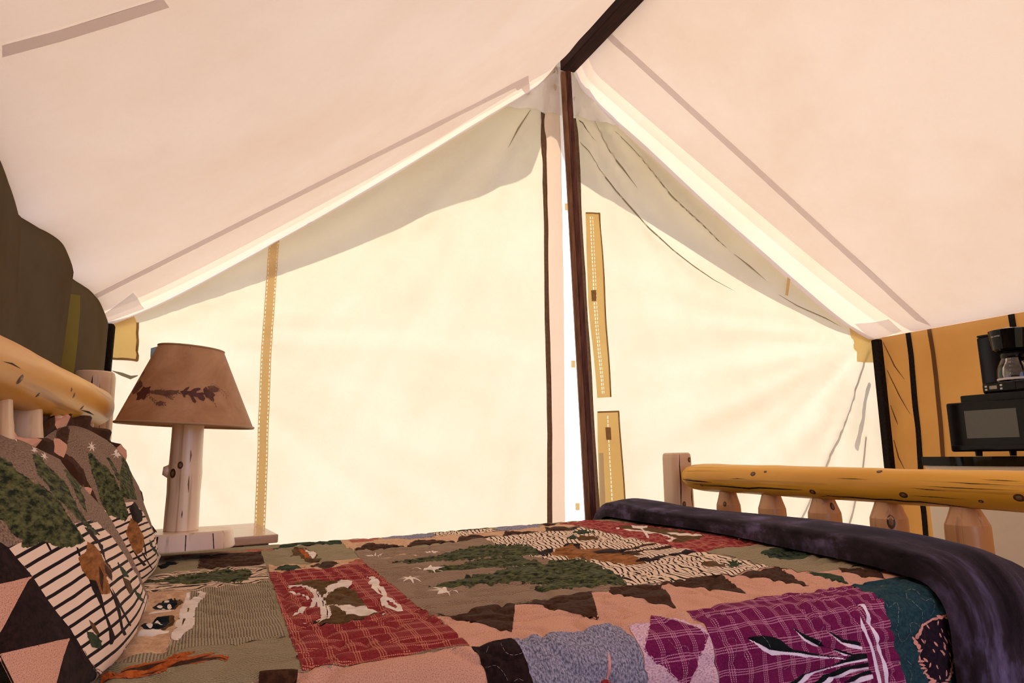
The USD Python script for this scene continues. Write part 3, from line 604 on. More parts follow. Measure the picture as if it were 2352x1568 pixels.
for sx, sy in ((-NW+0.04, 0.04), (-0.09, 0.04), (-NW+0.04, ND-0.09), (-0.09, ND-0.09)): obj('leg', slab(sx, sx+0.05, sy, sy+0.05, 0, 0.082, 0.003), M_NBODY, NS)

lc = onz(416, 1218, NZ+0.052); lx, ly = lc[0], lc[1]; ps = np.linalg.norm((lc-CAM)*[1, 1, 1])  # lamp axis
def lz(py): return ony(416, py, ly)[2]
LAMP = thing('table_lamp', 'pine log table lamp with a leaf banded parchment shade on the nightstand', 'lamp', (lx, ly, NZ))
# base: an oblong slice of log
bl_ = onz(345, 1205, NZ+0.05); br_ = onz(524, 1200, NZ+0.05); hw = 0.155
an = np.linspace(0, 2*np.pi, 48, endpoint=False); oval = np.stack([np.sign(np.cos(an))*np.abs(np.cos(an))**0.75*hw, np.sign(np.sin(an))*np.abs(np.sin(an))**0.8*0.105], 1)*(1+0.03*np.sin(5*an)[:, None])
ca, sa = math.cos(math.radians(9)), math.sin(math.radians(9)); oval = oval@np.array([[ca, sa], [-sa, ca]])
layers = [(1.0, 0.0), (1.01, 0.004), (0.955, 0.046), (0.92, 0.052)]
bv = np.vstack([np.c_[oval*k+[lx, ly], np.full(48, NZ+h)] for k, h in layers]+[[[lx, ly, NZ]], [[lx, ly, NZ+0.052]]])
q = [(i*48+j, i*48+(j+1) % 48, (i+1)*48+(j+1) % 48, (i+1)*48+j) for i in range(3) for j in range(48)]
bf = [t for a, b, c, d in q for t in ((a, b, c), (a, c, d))]+[(192, (j+1) % 48, j) for j in range(48)]+[(193, 144+j, 144+(j+1) % 48) for j in range(48)]
obj('base', (bv, np.array(bf)), M_SLICE, LAMP, smooth=30, label='oblong log slice base with drying cracks')
for j in (31, 33, 36, 39):
    a0 = oval[j]*1.0; p0 = np.array([*(a0*1.013+[lx, ly]), NZ+0.003]); p1 = np.array([*(a0*0.958+[lx, ly]), NZ+0.047]); obj('crack', sweep([p0, (p0+p1)/2, p1], [0.0012 if j != 33 else 0.0022]*3, 6), M_CRACK, LAMP)
rc = 0.052*abs(ly)/2.6*1.0; dep = -((np.array([lx, ly, 0.9])-CAM)@RW)[2]; rc = 35.5*dep/FPX
colm = Log((lx, ly, NZ+0.05), (lx, ly, lz(930)), [(0, rc*1.03), (0.06, rc*1.02), (0.3, rc*0.99), (0.45, rc*1.03), (0.55, rc*0.98), (1, rc*0.97)], 0.035, 52, sides=56)
obj('column', colm.mesh(70), M_LAMPW, LAMP, smooth=True, label='pale varnished log column with knots')
nb = sweep([ony(378, 1082, ly+0.005)+[0.012, 0, 0], ony(374, 1081, ly+0.005)], [0.022, 0.012], 14); obj('knob_knot', trimesh.Trimesh(*nb).convex_hull.subdivide().subdivide() if False else nb, M_LAMPW, LAMP, smooth=True)
colm.knot(H(1195, 925), 0.011, LAMP, 1.3); colm.knot(H(1248, 868), 0.008, LAMP)
for L_ in ([H(1262, 1180), H(1260, 1210), H(1258, 1235)], [H(1320, 760), H(1322, 800), H(1316, 850)], [H(1310, 940), H(1305, 1000), H(1305, 1060)], [H(1215, 840), H(1218, 860)]): colm.crack(L_, 0.0045, LAMP, 'grain_line', M_KNOTC)
# parchment shade: thin, slightly tilted cone, lit through from behind
M_SHADE = None
def shade_mat():
    n = {'tc': ('texture_coordinate', {}), 'ns': ('noise_texture', {'scale': 9.0, 'detail': 6.0, 'roughness': 0.65, 'distortion': 0.6}), 'r1': ('rgb_ramp', {'ramp': [(0.3, (0.50, 0.25, 0.12)), (0.68, (0.74, 0.44, 0.27))]}),
         'r2': ('rgb_ramp', {'ramp': [(0.3, (0.24, 0.10, 0.04)), (0.68, (0.36, 0.18, 0.08))]}), 'd': ('principled_bsdf', {'roughness': 0.45, 'specular_ior_level': 0.3}), 't': ('translucent_bsdf', {}), 'm': ('mix_closure', {'fac': 0.4})}
    return mat('parchment_shade', n, [('tc.object', 'ns.vector'), ('ns.fac', 'r1.fac'), ('ns.fac', 'r2.fac'), ('r1.color', 'd.base_color'), ('r2.color', 't.color'), ('d.BSDF', 'm.closure1'), ('t.BSDF', 'm.closure2')], 'm.closure')
M_SHADE = shade_mat()
sc = np.array([lx-0.006, ly, 0]); zb, zt = lz(976), lz(800)
rb, rt = 146*dep/FPX, 71*dep/FPX
tl = math.radians(3.4); fw = np.array([0.41, 0.91, 0]); rgt = np.array([0.91, -0.41, 0]); TILT = np.array([0.91, -0.41, 0])
def shade_fn(a, t):
    a, t = np.asarray(a, float), np.asarray(t, float); r = rb+(rt-rb)*t; h = zb+(zt-zb)*t
    x, y = r*np.cos(a), r*np.sin(a); lat = x*rgt[0]+y*rgt[1]
    return sc+np.stack([x+0.05*0*t+rgt[0]*0.0*t, y+rgt[1]*0.0*t, h-lat*math.tan(tl)*(0.75+0.6*t)], -1)
A, T = np.meshgrid(np.linspace(0, 2*np.pi, 73), np.linspace(0, 1, 14), indexing='ij')
obj('shade', (shade_fn(A.ravel(), T.ravel()), grid_faces(73, 14)), M_SHADE, LAMP, smooth=True, label='brown parchment cone shade with a band of dark leaves')
for t_, w in ((0.0, 0.004), (1.0, 0.003)):
    a_ = np.linspace(0, 2*np.pi, 61); obj('rim', sweep(shade_fn(a_, np.full(61, t_)), [w]*61, 8, cap=False), paint('shade_rim_%d' % t_, (0.40, 0.24, 0.13), None, 0.6), LAMP, smooth=True)
w = CAM-sc; a0 = math.atan2(w[1], w[0])
SS_ = Sheet(shade_fn, np.linspace(a0-1.7, a0+1.7, 60), np.linspace(0, 1, 30))
M_LEAF = paint('dark_red_leaf', (0.060, 0.012, 0.010), (0.10, 0.025, 0.018), 0.6, 60)
M_LEAF2 = paint('faded_brown_fern', (0.10, 0.035, 0.022), (0.15, 0.060, 0.036), 0.6, 60)
def Ls(x, y): return (240+x/6.532, 780+y/6.532)
def leaf(pts, m_, name='leaf'):
    uv = SS_.px([Ls(*p) for p in pts]); uv = uv[~np.isnan(uv).any(1)]
    if len(uv) < 3: return
    k = rb/(zt-zb); P = shapely.affinity.scale(clean(Polygon(uv)), 1, 1.6, origin=(0, 0)); r = fill(P, 0.05)
    if r: q_ = r[0]/[1, 1.6]; obj(name, (SS_.point(q_, 0.0012), r[1]), m_, LAMP)
leaf([(1130, 775), (1180, 765), (1220, 725), (1275, 705), (1262, 740), (1230, 770), (1290, 770), (1340, 735), (1400, 722), (1440, 728), (1442, 750), (1400, 770), (1350, 790), (1400, 800), (1470, 790), (1500, 815), (1480, 830), (1510, 880), (1490, 920), (1440, 905), (1390, 860), (1330, 850), (1380, 930), (1360, 950), (1325, 930), (1290, 850), (1250, 820), (1215, 830), (1215, 865), (1190, 860), (1170, 815)], M_LEAF)
leaf([(480, 905), (500, 850), (485, 805), (540, 770), (590, 705), (625, 720), (705, 700), (680, 745), (700, 790), (640, 820), (620, 880), (590, 905), (560, 880), (520, 905)], M_LEAF)
leaf([(1480, 740), (1520, 705), (1550, 745), (1610, 725), (1610, 780), (1660, 830), (1630, 860), (1645, 915), (1600, 915), (1570, 880), (1520, 860), (1490, 800)], M_LEAF)
leaf([(400, 740), (440, 680), (500, 640), (560, 655), (580, 690), (530, 740), (490, 790), (440, 820), (420, 790)], M_LEAF2)
leaf([(330, 860), (345, 800), (380, 770), (395, 810), (380, 860), (350, 880)], M_LEAF2); leaf([(268, 912), (285, 880), (310, 870), (300, 900)], M_LEAF2)
leaf([(500, 590), (530, 540), (570, 480), (605, 465), (600, 500), (560, 550), (530, 600)], M_LEAF2)
rng = np.random.default_rng(4)
for L_ in ([(700, 775), (800, 750), (900, 765), (1000, 755), (1120, 770), (1090, 805), (1010, 830), (940, 850), (860, 830), (780, 815), (700, 800)], [(800, 945), (840, 915), (900, 940), (870, 980), (820, 1000)], [(1540, 700), (1640, 690), (1720, 740), (1700, 780), (1600, 790)], [(470, 640), (540, 600), (580, 650), (540, 690), (490, 700)]): leaf(L_, M_LEAF2)
def fern(stem, n, ln, spread, m_=None, w=14):
    s = LineString(stem)
    for k in range(n):
        p = np.array(s.interpolate(k/n, normalized=True).coords[0]); p2 = np.array(s.interpolate(min(k/n+0.05, 1), normalized=True).coords[0]); d = (p2-p)/(np.linalg.norm(p2-p)+1e-9)
        for sg in (-1, 1):
            a = spread*sg+rng.normal(0, .12); dd = np.array([d[0]*math.cos(a)-d[1]*math.sin(a), d[0]*math.sin(a)+d[1]*math.cos(a)]); e = p+dd*ln*(0.7+0.5*rng.random()); nn = np.array([-dd[1], dd[0]])*w/2
            leaf([p, (p+e)/2+nn, e, (p+e)/2-nn], m_ or M_LEAF2, 'frond')
fern([(650, 790), (760, 790), (900, 790), (1000, 800), (1120, 785)], 12, 75, 0.5); fern([(640, 830), (700, 880), (770, 930), (800, 970)], 5, 60, 0.5, w=12); fern([(780, 950), (860, 960), (930, 970)], 4, 50, 0.6, w=14)
fern([(860, 800), (940, 850), (1040, 880)], 6, 60, 0.5, w=12); fern([(1590, 660), (1660, 700), (1740, 760), (1840, 860)], 8, 60, 0.6, w=5); fern([(560, 640), (520, 680), (460, 740)], 5, 50, .7, w=9)
fern([(1600, 870), (1640, 940), (1680, 1020)], 4, 45, .3, w=6)
obj('lamp_harp', sweep([(lx, ly, lz(935)), (lx, ly, zt+0.005)], [0.004, 0.004], 8), M_STRAP, LAMP); 
for k in range(3):
    a = k*2.094+0.5; obj('shade_spider', sweep([(lx, ly, zt-0.01), shade_fn(np.array([a]), np.array([0.97]))[0]], [0.0015]*2, 6), M_STRAP, LAMP)

# ------------------------------------------------------------------ refrigerator, microwave, coffee maker
M_FRIDGE = paint('beige_enamel', (0.60, 0.51, 0.40), (0.62, 0.53, 0.42), 0.34, 30, (1, 1, 1), 0.0002, 300, 0.5)
M_BLACK = paint('glossy_black_plastic', (0.004, 0.003, 0.003), (0.006, 0.005, 0.005), 0.06, 20, spec=0.15)
M_BLACKM = paint('matt_black_plastic', (0.006, 0.005, 0.005), (0.010, 0.008, 0.008), 0.35, 60, spec=0.18)
FX, FY1 = 2.99, 2.053; FY0 = FY1-0.50; FD = PR[0]-0.04-FX
FRG = thing('refrigerator', 'beige compact refrigerator with a black top at the right wall', 'refrigerator', (FX+FD/2, (FY0+FY1)/2, 0))
ys = np.linspace(FY0+0.006, FY1-0.006, 21); bow = 0.022*np.sin(np.pi*(ys-ys[0])/(ys[-1]-ys[0]))
def slabxy(outline, z0, z1): 
    m = trimesh.creation.extrude_polygon(Polygon(outline), z1-z0, engine='earcut'); m.apply_translation([0, 0, z0]); return m
obj('door', slabxy([(FX-b+0.004, y) for y, b in zip(ys, bow)]+[(FX+0.055, ys[-1]), (FX+0.055, ys[0])], 0.06, 0.922), M_FRIDGE, FRG, smooth=30, label='bowed beige door')
obj('body', box((FX+0.06+(FD-0.06)/2, (FY0+FY1)/2, 0.48), (FD-0.06, 0.49, 0.88), 0.006), M_FRIDGE, FRG)
obj('lid', slabxy([(FX-0.008-b, FY0+(y-ys[0])/(ys[-1]-ys[0])*(FY1-FY0)) for y, b in zip(ys, bow)]+[(FX+FD, FY1), (FX+FD, FY0)], 0.923, 0.962), M_BLACK, FRG, smooth=30, label='glossy black top')
for sx in (0.08, FD-0.06):
    for sy in (FY0+0.05, FY1-0.05): obj('foot', lathe((FX+sx, sy, 0), [(0.02, 0), (0.02, 0.045), (0, 0.045)], 16), M_BLACKM, FRG)
MX = 3.075; MY1, MZ0, MZ1 = 1.975, 0.983, 1.200; MY0 = MY1-0.47
MW = thing('microwave_oven', 'black microwave oven standing on the beige refrigerator', 'microwave', (MX+0.17, (MY0+MY1)/2, 0.963))
obj('body', box((MX+0.20, (MY0+MY1)/2-0.012, (MZ0+MZ1)/2+0.018), (0.30, 0.42, MZ1-MZ0+0.03), 0.006), M_BLACKM, MW, smooth=30)
obj('door', box((MX+0.022, (MY0+MY1)/2, (MZ0+MZ1)/2), (0.045, 0.47, MZ1-MZ0), 0.008), M_BLACK, MW, smooth=30, label='glossy black door')
wa, wb = onx(2209, 944, MX), onx(2325, 1004, MX)
M_MESH = paint('grey_window_mesh', (0.035, 0.026, 0.020), (0.060, 0.046, 0.036), 0.10, 900, spec=0.6)
M_GREY = paint('grey_print', (0.55, 0.52, 0.50), None, 0.4)
obj('window', box((MX-0.0008, (wa[1]+wb[1])/2-0.02, (wa[2]+wb[2])/2), (0.002, abs(wa[1]-wb[1])+0.02, abs(wa[2]-wb[2])), 0.0006), M_MESH, MW, label='grey door window')
obj('control_panel', box((MX-0.0004, MY0+0.06, (MZ0+MZ1)/2), (0.002, 0.10, MZ1-MZ0-0.02), 0.0006), M_BLACKM, MW)
obj('lower_trim', box((MX-0.002, (MY0+MY1)/2, MZ0+0.016), (0.006, 0.455, 0.022), 0.002), M_BLACK, MW, smooth=30)
for sx in (0.05, 0.30):
    for sy in (MY0+0.06, MY1-0.09): obj('foot', lathe((MX+sx, sy, 0.963), [(0, 0), (0.013, 0), (0.015, 0.026), (0, 0.026)], 14), M_BLACKM, MW)
CX, CY, CZ0 = 3.27, 1.772, MZ1+0.0335          # carafe axis; the machine faces the bed (-x)
CM = thing('coffee_maker', 'black drip coffee maker with glass carafe on the microwave', 'coffee maker', (CX, CY, CZ0))
cb = lambda c, s, b=0.006: box((CX+c[0], CY+c[1], CZ0+c[2]), s, b)
obj('base', cb((0.01, -0.01, 0.026), (0.21, 0.215, 0.052), 0.014), M_BLACK, CM, smooth=30)
ya = onx(2249, 840, CX+0.07)[1]-CY; tw_ = ya+0.115
obj('water_tank', cb((0.105, (ya-0.115)/2, 0.152), (0.07, tw_, 0.268), 0.010), M_BLACK, CM, smooth=30, label='tall black water tank at the back')
obj('tank_lid', cb((0.105, (ya-0.115)/2, 0.290), (0.068, tw_-0.006, 0.010), 0.004), M_BLACKM, CM, smooth=30)
obj('brew_housing', lathe((CX, CY, CZ0), [(0, 0.188), (0.064, 0.190), (0.073, 0.197), (0.082, 0.270), (0.083, 0.283), (0.06, 0.290), (0, 0.292)], 48), M_BLACK, CM, smooth=30, label='black drum shaped filter housing')
obj('housing_bridge', cb((0.045, -0.045, 0.240), (0.13, 0.135, 0.088), 0.012), M_BLACK, CM, smooth=30)
obj('gauge_window', cb((-0.0205, -0.098, 0.238), (0.004, 0.012, 0.070), 0.0015), M_GREY, CM, label='grey water gauge')
M_GLASS = mat('clear_glass', {'f': ('fresnel', {'IOR': 1.45}), 't': ('transparent_bsdf', {'color': (0.93, 0.90, 0.88)}), 'g': ('glossy_bsdf', {'roughness': 0.02, 'color': (1, 1, 1)}), 'm': ('mix_closure', {})}, [('f.fac', 'm.fac'), ('t.BSDF', 'm.closure1'), ('g.BSDF', 'm.closure2')], 'm.closure')
z1 = 0.054
outer = [(0, 0), (0.060, 0), (0.067, 0.006), (0.069, 0.03), (0.066, 0.06), (0.056, 0.085), (0.046, 0.105), (0.044, 0.112)]; inner = [(0.042, 0.112), (0.044, 0.104), (0.054, 0.084), (0.064, 0.06), (0.067, 0.03), (0.065, 0.008), (0.058, 0.003), (0, 0.003)]
obj('carafe', lathe((CX, CY, CZ0+z1), outer+inner, 48), M_GLASS, CM, smooth=40, label='empty glass carafe with white marks')
obj('carafe_lid', lathe((CX, CY, CZ0+z1), [(0.047, 0.104), (0.049, 0.112), (0.047, 0.124), (0.03, 0.130), (0, 0.131)], 40), M_BLACK, CM, smooth=35)
obj('carafe_band', lathe((CX, CY, CZ0+z1), [(0.0672, 0.004), (0.0705, 0.006), (0.0705, 0.014), (0.0685, 0.015)], 48), M_GREY, CM, smooth=30)
hn = np.array([-0.45, -0.9, 0]); hn /= np.linalg.norm(hn)
hp_ = [np.array([CX, CY, CZ0+z1])+hn*r_+[0, 0, h_] for r_, h_ in ((0.046, 0.112), (0.075, 0.112), (0.098, 0.098), (0.102, 0.06), (0.094, 0.025), (0.07, 0.016))]
obj('carafe_handle', sweep(hp_, [0.009]*6, 12), M_BLACK, CM, smooth=True)
obj('control_strip', cb((-0.0955, 0.02, 0.028), (0.004, 0.13, 0.034), 0.0015), M_BLACKM, CM)
obj('display', cb((-0.0978, 0.045, 0.028), (0.003, 0.032, 0.016), 0.001), paint('lcd_grey', (0.33, 0.28, 0.20), None, 0.3), CM, label='small grey display')
for ya, za in ((0.075, 0.034), (0.075, 0.020), (0.012, 0.035), (0.012, 0.020)): obj('button', cb((-0.098, ya, za), (0.004, 0.010, 0.009), 0.002), M_GREY, CM, smooth=True)
def text_on(s, h, pos, name, parent, m_):                  # lettering on the front, facing -x, reading from +y to -y
    t_ = meshkit.text_mesh(s, h, 0.0008); v = np.array(t_.vertices); x0 = (v[:, 0].min()+v[:, 0].max())/2
    P = np.stack([pos[0]-v[:, 2], pos[1]-(v[:, 0]-x0), pos[2]+v[:, 1]], 1); obj(name, (P, np.array(t_.faces)[:, ::-1]), m_, parent)
def drum_text(s, h, ang, z, name, r_):
    t_ = meshkit.text_mesh(s, h, 0.0008); v = np.array(t_.vertices); x0 = (v[:, 0].min()+v[:, 0].max())/2; a = ang+(v[:, 0]-x0)/r_
    rr = r_+v[:, 2]+0.0004; P = np.stack([CX+rr*np.cos(a), CY+rr*np.sin(a), CZ0+z+v[:, 1]], 1); obj(name, (P, np.array(t_.faces)), M_GREY, CM)
drum_text('MR. COFFEE', 0.0055, math.radians(165), 0.252, 'lettering', 0.0805)
for k, s_ in enumerate(('12', '10', '8', '6', '4')):
    zz = 0.098-0.0165*k; rr = np.interp(zz, [0.03, 0.06, 0.085, 0.105], [0.069, 0.066, 0.056, 0.046])
    drum_text(s_+' -', 0.0052, math.radians(196), z1+zz-0.002, 'mark', rr+0.0006)
obj('cord', sweep([(CX+0.12, CY+0.112, CZ0+0.075), (CX+0.11, CY+0.125, CZ0+0.068), (CX+0.11, CY+0.128, CZ0+0.05), (CX+0.12, CY+0.126, CZ0+0.02), (CX+0.13, CY+0.12, CZ0+0.004)], [0.0025]*5, 8), M_BLACKM, CM, smooth=True)
# ------------------------------------------------------------------ quilt fabrics (patterns follow the cloth's own st coordinates, in metres)
def cloth(name, c1, c2, nscale=240.0, lo=0.42, hi=0.58, weave=0.0007, stretch=(1, 1, 1), rough=0.9, sheen=0.03):
    n = {'tc': ('texture_coordinate', {}), 'mp': ('mapping', {'scale': stretch}), 'ns': ('noise_texture', {'scale': nscale, 'detail': 3.0, 'roughness': 0.7}), 'rp': ('rgb_ramp', {'ramp': [(lo, c1), (hi, c2)]}),
         'b': ('bump', {'strength': 0.7, 'distance': weave}), 'p': ('principled_bsdf', {'roughness': rough, 'specular_ior_level': 0.06, 'sheen_weight': sheen, 'sheen_roughness': 0.5})}
    return mat(name, n, [('tc.UV', 'mp.vector'), ('mp.vector', 'ns.vector'), ('ns.fac', 'rp.fac'), ('rp.color', 'p.base_color'), ('ns.fac', 'b.height'), ('b.normal', 'p.normal')], 'p.BSDF')
def plaid(name, base, dark, line, period=0.0355):
    """woven check: three thin dashed lines every period, both ways"""
    lines = [(0, (0, 0, 0)), (0.36, (0, 0, 0)), (0.365, (1, 1, 1)), (0.41, (1, 1, 1)), (0.415, (0, 0, 0)), (0.475, (0, 0, 0)), (0.48, (1, 1, 1)), (0.525, (1, 1, 1)), (0.53, (0, 0, 0)), (0.585, (0, 0, 0)), (0.59, (1, 1, 1)), (0.635, (1, 1, 1)), (0.64, (0, 0, 0)), (1, (0, 0, 0))]
    n = {'tc': ('texture_coordinate', {}), 'sp': ('separate_xyz', {}), 'p': ('principled_bsdf', {'roughness': 0.85, 'specular_ior_level': 0.06, 'sheen_weight': 0.03})}
    l = [('tc.UV', 'sp.vector')]
    for a, o in (('x', 'y'), ('y', 'x')):
        n |= {'k'+a: ('math', {'math_type': 'multiply', 'value2': 1/period}), 'f'+a: ('math', {'math_type': 'fraction'}), 'r'+a: ('rgb_ramp', {'ramp': lines}),
              'd'+a: ('math', {'math_type': 'multiply', 'value2': 1/0.0032}), 'g'+a: ('math', {'math_type': 'fraction'}), 'h'+a: ('math', {'math_type': 'greater_than', 'value2': 0.32}), 'm'+a: ('math', {'math_type': 'multiply'})}
        l += [('sp.'+a, f'k{a}.value1'), (f'k{a}.value', f'f{a}.value1'), (f'f{a}.value', f'r{a}.fac'), ('sp.'+o, f'd{a}.value1'), (f'd{a}.value', f'g{a}.value1'), (f'g{a}.value', f'h{a}.value1'), (f'r{a}.color', f'm{a}.value1'), (f'h{a}.value', f'm{a}.value2')]
    n |= {'mm': ('math', {'math_type': 'maximum'}), 'sc': ('math', {'math_type': 'multiply', 'value2': 0.72}), 'ns': ('noise_texture', {'scale': 300.0, 'detail': 2.0}),
          'rb': ('rgb_ramp', {'ramp': [(0.4, dark), (0.6, base)]}), 'mc': ('mix_color', {'b': line}), 'b': ('bump', {'strength': 0.5, 'distance': 0.0005})}
    l += [('mx.value', 'mm.value1'), ('my.value', 'mm.value2'), ('mm.value', 'sc.value1'), ('sc.value', 'mc.fac'), ('tc.UV', 'ns.vector'), ('ns.fac', 'rb.fac'), ('rb.color', 'mc.a'), ('mc.result', 'p.base_color'), ('mm.value', 'b.height'), ('b.normal', 'p.normal')]
    return mat(name, n, l, 'p.BSDF')
def stripes(name, axis, period, light, dark, width=0.30, wob=0.16):
    """hand drawn dark lines on cream cloth"""
    n = {'tc': ('texture_coordinate', {}), 'sp': ('separate_xyz', {}), 'k': ('math', {'math_type': 'multiply', 'value2': 1/period}), 'ns': ('noise_texture', {'scale': 14.0, 'detail': 3.0}), 'w': ('math', {'math_type': 'multiply', 'value2': wob*4}),
         'a': ('math', {'math_type': 'add'}), 'f': ('math', {'math_type': 'fraction'}), 'r': ('rgb_ramp', {'ramp': [(0, dark), (width-0.02, dark), (width+0.02, light), (0.98, light), (1, dark)]}), 'p': ('principled_bsdf', {'roughness': 0.85, 'specular_ior_level': 0.06, 'sheen_weight': 0.03})}
    l = [('tc.UV', 'sp.vector'), ('sp.'+axis, 'k.value1'), ('tc.UV', 'ns.vector'), ('ns.fac', 'w.value1'), ('k.value', 'a.value1'), ('w.value', 'a.value2'), ('a.value', 'f.value1'), ('f.value', 'r.fac'), ('r.color', 'p.base_color')]
    return mat(name, n, l, 'p.BSDF')
def ribs(name, c1, c2, axis, period=0.0034):
    """fine two tone ribbed weave"""
    n = {'tc': ('texture_coordinate', {}), 'sp': ('separate_xyz', {}), 'k': ('math', {'math_type': 'multiply', 'value2': 1/period}), 'f': ('math', {'math_type': 'pingpong', 'value2': 0.5}), 'ns': ('noise_texture', {'scale': 500.0, 'detail': 2.0}), 'w': ('math', {'math_type': 'multiply_add', 'value2': 0.9, 'value3': -0.2}),
         'a': ('math', {'math_type': 'add'}), 'r': ('rgb_ramp', {'ramp': [(0.25, c1), (0.6, c2)]}), 'b': ('bump', {'strength': 0.8, 'distance': 0.0008}), 'p': ('principled_bsdf', {'roughness': 0.9, 'specular_ior_level': 0.06, 'sheen_weight': 0.03})}
    l = [('tc.UV', 'sp.vector'), ('sp.'+axis, 'k.value1'), ('k.value', 'f.value1'), ('tc.UV', 'ns.vector'), ('ns.fac', 'w.value1'), ('w.value', 'a.value1'), ('f.value', 'a.value2'), ('a.value', 'r.fac'), ('r.color', 'p.base_color'), ('f.value', 'b.height'), ('b.normal', 'p.normal')]
    return mat(name, n, l, 'p.BSDF')
Q = dict(
    sage=ribs('sage_cloth', (0.17, 0.140, 0.085), (0.36, 0.30, 0.19), 'y'), taupe=ribs('taupe_cloth', (0.13, 0.085, 0.060), (0.36, 0.25, 0.175), 'y', 0.0030),
    rib=ribs('ribbed_grey_cloth', (0.11, 0.085, 0.065), (0.38, 0.31, 0.20), 'x', 0.0046), pink=cloth('speckled_pink_cloth', (0.38, 0.17, 0.13), (0.72, 0.40, 0.29), 620, 0.36, 0.52),
    knit=cloth('knit_cloth_blue_daylight', (0.46, 0.28, 0.36), (0.80, 0.55, 0.66), 420, 0.40, 0.55, stretch=(0.5, 1, 1)), peach=cloth('peach_cloth', (0.55, 0.34, 0.21), (0.66, 0.42, 0.27), 120),  # knit: its mauve tint is blue-purple daylight put into the colour
    brown=cloth('dark_brown_cloth', (0.040, 0.016, 0.008), (0.070, 0.030, 0.016), 90), dark=cloth('blackish_brown_cloth', (0.014, 0.007, 0.007), (0.026, 0.013, 0.012), 90), olive=cloth('olive_brown_cloth', (0.085, 0.045, 0.016), (0.13, 0.072, 0.026), 60),
    plaid=plaid('burgundy_plaid', (0.30, 0.030, 0.034), (0.19, 0.018, 0.022), (0.74, 0.30, 0.20)), purple=plaid('plaid_blue_daylight', (0.20, 0.013, 0.088), (0.13, 0.008, 0.060), (0.72, 0.34, 0.50)), rust=cloth('rust_red_cloth', (0.36, 0.10, 0.07), (0.48, 0.16, 0.11), 150),  # purple: the plaid with blue-purple daylight mixed into its colours
    cream=cloth('cream_cloth', (0.74, 0.63, 0.56), (0.84, 0.75, 0.68), 40), white=cloth('white_cloth_blue_daylight', (0.80, 0.72, 0.90), (0.88, 0.80, 0.95), 40), denim=cloth('blue_grey_denim', (0.11, 0.11, 0.16), (0.40, 0.38, 0.50), 330, 0.40, 0.60, stretch=(1, 0.55, 1)),  # white: lavender because blue-purple daylight is painted into the cloth
    green=cloth('fir_green_print', (0.010, 0.016, 0.008), (0.120, 0.128, 0.050), 75, 0.40, 0.62, stretch=(0.7, 1.3, 1)), fir=cloth('deep_green_cloth', (0.022, 0.038, 0.020), (0.042, 0.062, 0.032), 90), teal=cloth('teal_cloth', (0.012, 0.040, 0.055), (0.022, 0.062, 0.080), 110),
    navy=cloth('black_green_cloth', (0.004, 0.007, 0.009), (0.008, 0.012, 0.015), 90), orange=cloth('burnt_orange_cloth', (0.32, 0.065, 0.012), (0.48, 0.12, 0.025), 120), moose=cloth('moose_brown_print', (0.15, 0.052, 0.014), (0.38, 0.155, 0.045), 70, 0.36, 0.64, stretch=(0.3, 1, 1)),
    salmon=cloth('salmon_cloth', (0.70, 0.30, 0.24), (0.80, 0.38, 0.31), 90), ink=cloth('dark_plum_cloth', (0.014, 0.007, 0.014), (0.022, 0.012, 0.022), 90),
    su=stripes('striped_cloth', 'x', 0.0150, (0.80, 0.62, 0.48), (0.018, 0.012, 0.012), 0.28, 0.014), sv=stripes('striped_cloth_cross', 'y', 0.0125, (0.74, 0.55, 0.40), (0.05, 0.035, 0.03), 0.36, 0.02), thread=cloth('thread', (0.36, 0.33, 0.36), (0.44, 0.40, 0.43), 60))
PCOL = {}
# ------------------------------------------------------------------ quilt shape: bed top with rounded, hanging sides and stitched puffs
QYN, QW, QR = 1.065, 1.43, 0.075
def q_top(x, y):
    zf = np.interp(x, [-0.3, 0.26, 0.65, 1.0, 1.38, 1.9], [0.684, 0.687, 0.693, 0.702, 0.711, 0.715]); k = np.clip((y-QYN)/QW, 0, 1)
    return 0.692+(zf-0.692)*k-0.006*np.exp(-((y-QYN)/0.09)**2)
def q_flat(u, v):
    u, v = np.asarray(u, float), np.asarray(v, float); arc = QR*np.pi/2
    y = QYN+np.clip(v, 0, QW); z = q_top(u, y); x = u.copy()
    for e, sg in ((-v, -1), (v-QW, 1)):
        th = np.clip(e/QR, 0, np.pi/2); dn = np.clip(e-arc, 0, None)
        y = y+sg*QR*np.sin(th)+sg*dn*0.03; z = z-QR*(1-np.cos(th))-dn
    return np.stack([x, y, z], -1)
def puff(u, v, amp=1.0):
    """stippled quilting: puffs between meandering seams (level lines of a smooth noise)"""
    q = np.stack([u*8.5+40, v*16+30, 0*u+0.3], -1); n = meshkit.fbm(q, 2, 21); s = np.abs(np.mod(n*7.0, 1.0)-0.5)*2
    f = meshkit.fbm(np.stack([u*3+9, v*5+4, 0*u], -1), 2, 5)-.5
    return amp*(0.0074*(1-np.exp(-(s/0.40)**2))+0.006*f)
def q_fn(u, v):
    P = q_flat(u, v); e = 2e-3; n = np.cross(q_flat(u+e, v)-P, q_flat(u, v+e)-P); n /= np.linalg.norm(n, axis=1, keepdims=True)
    fold = 0.010*np.sin(u*21+1.5*np.sin(u*7))*np.clip(-v/0.30, 0, 1)
    return P+n*(puff(u, v)+fold)[:, None]
from scipy.interpolate import NearestNDInterpolator
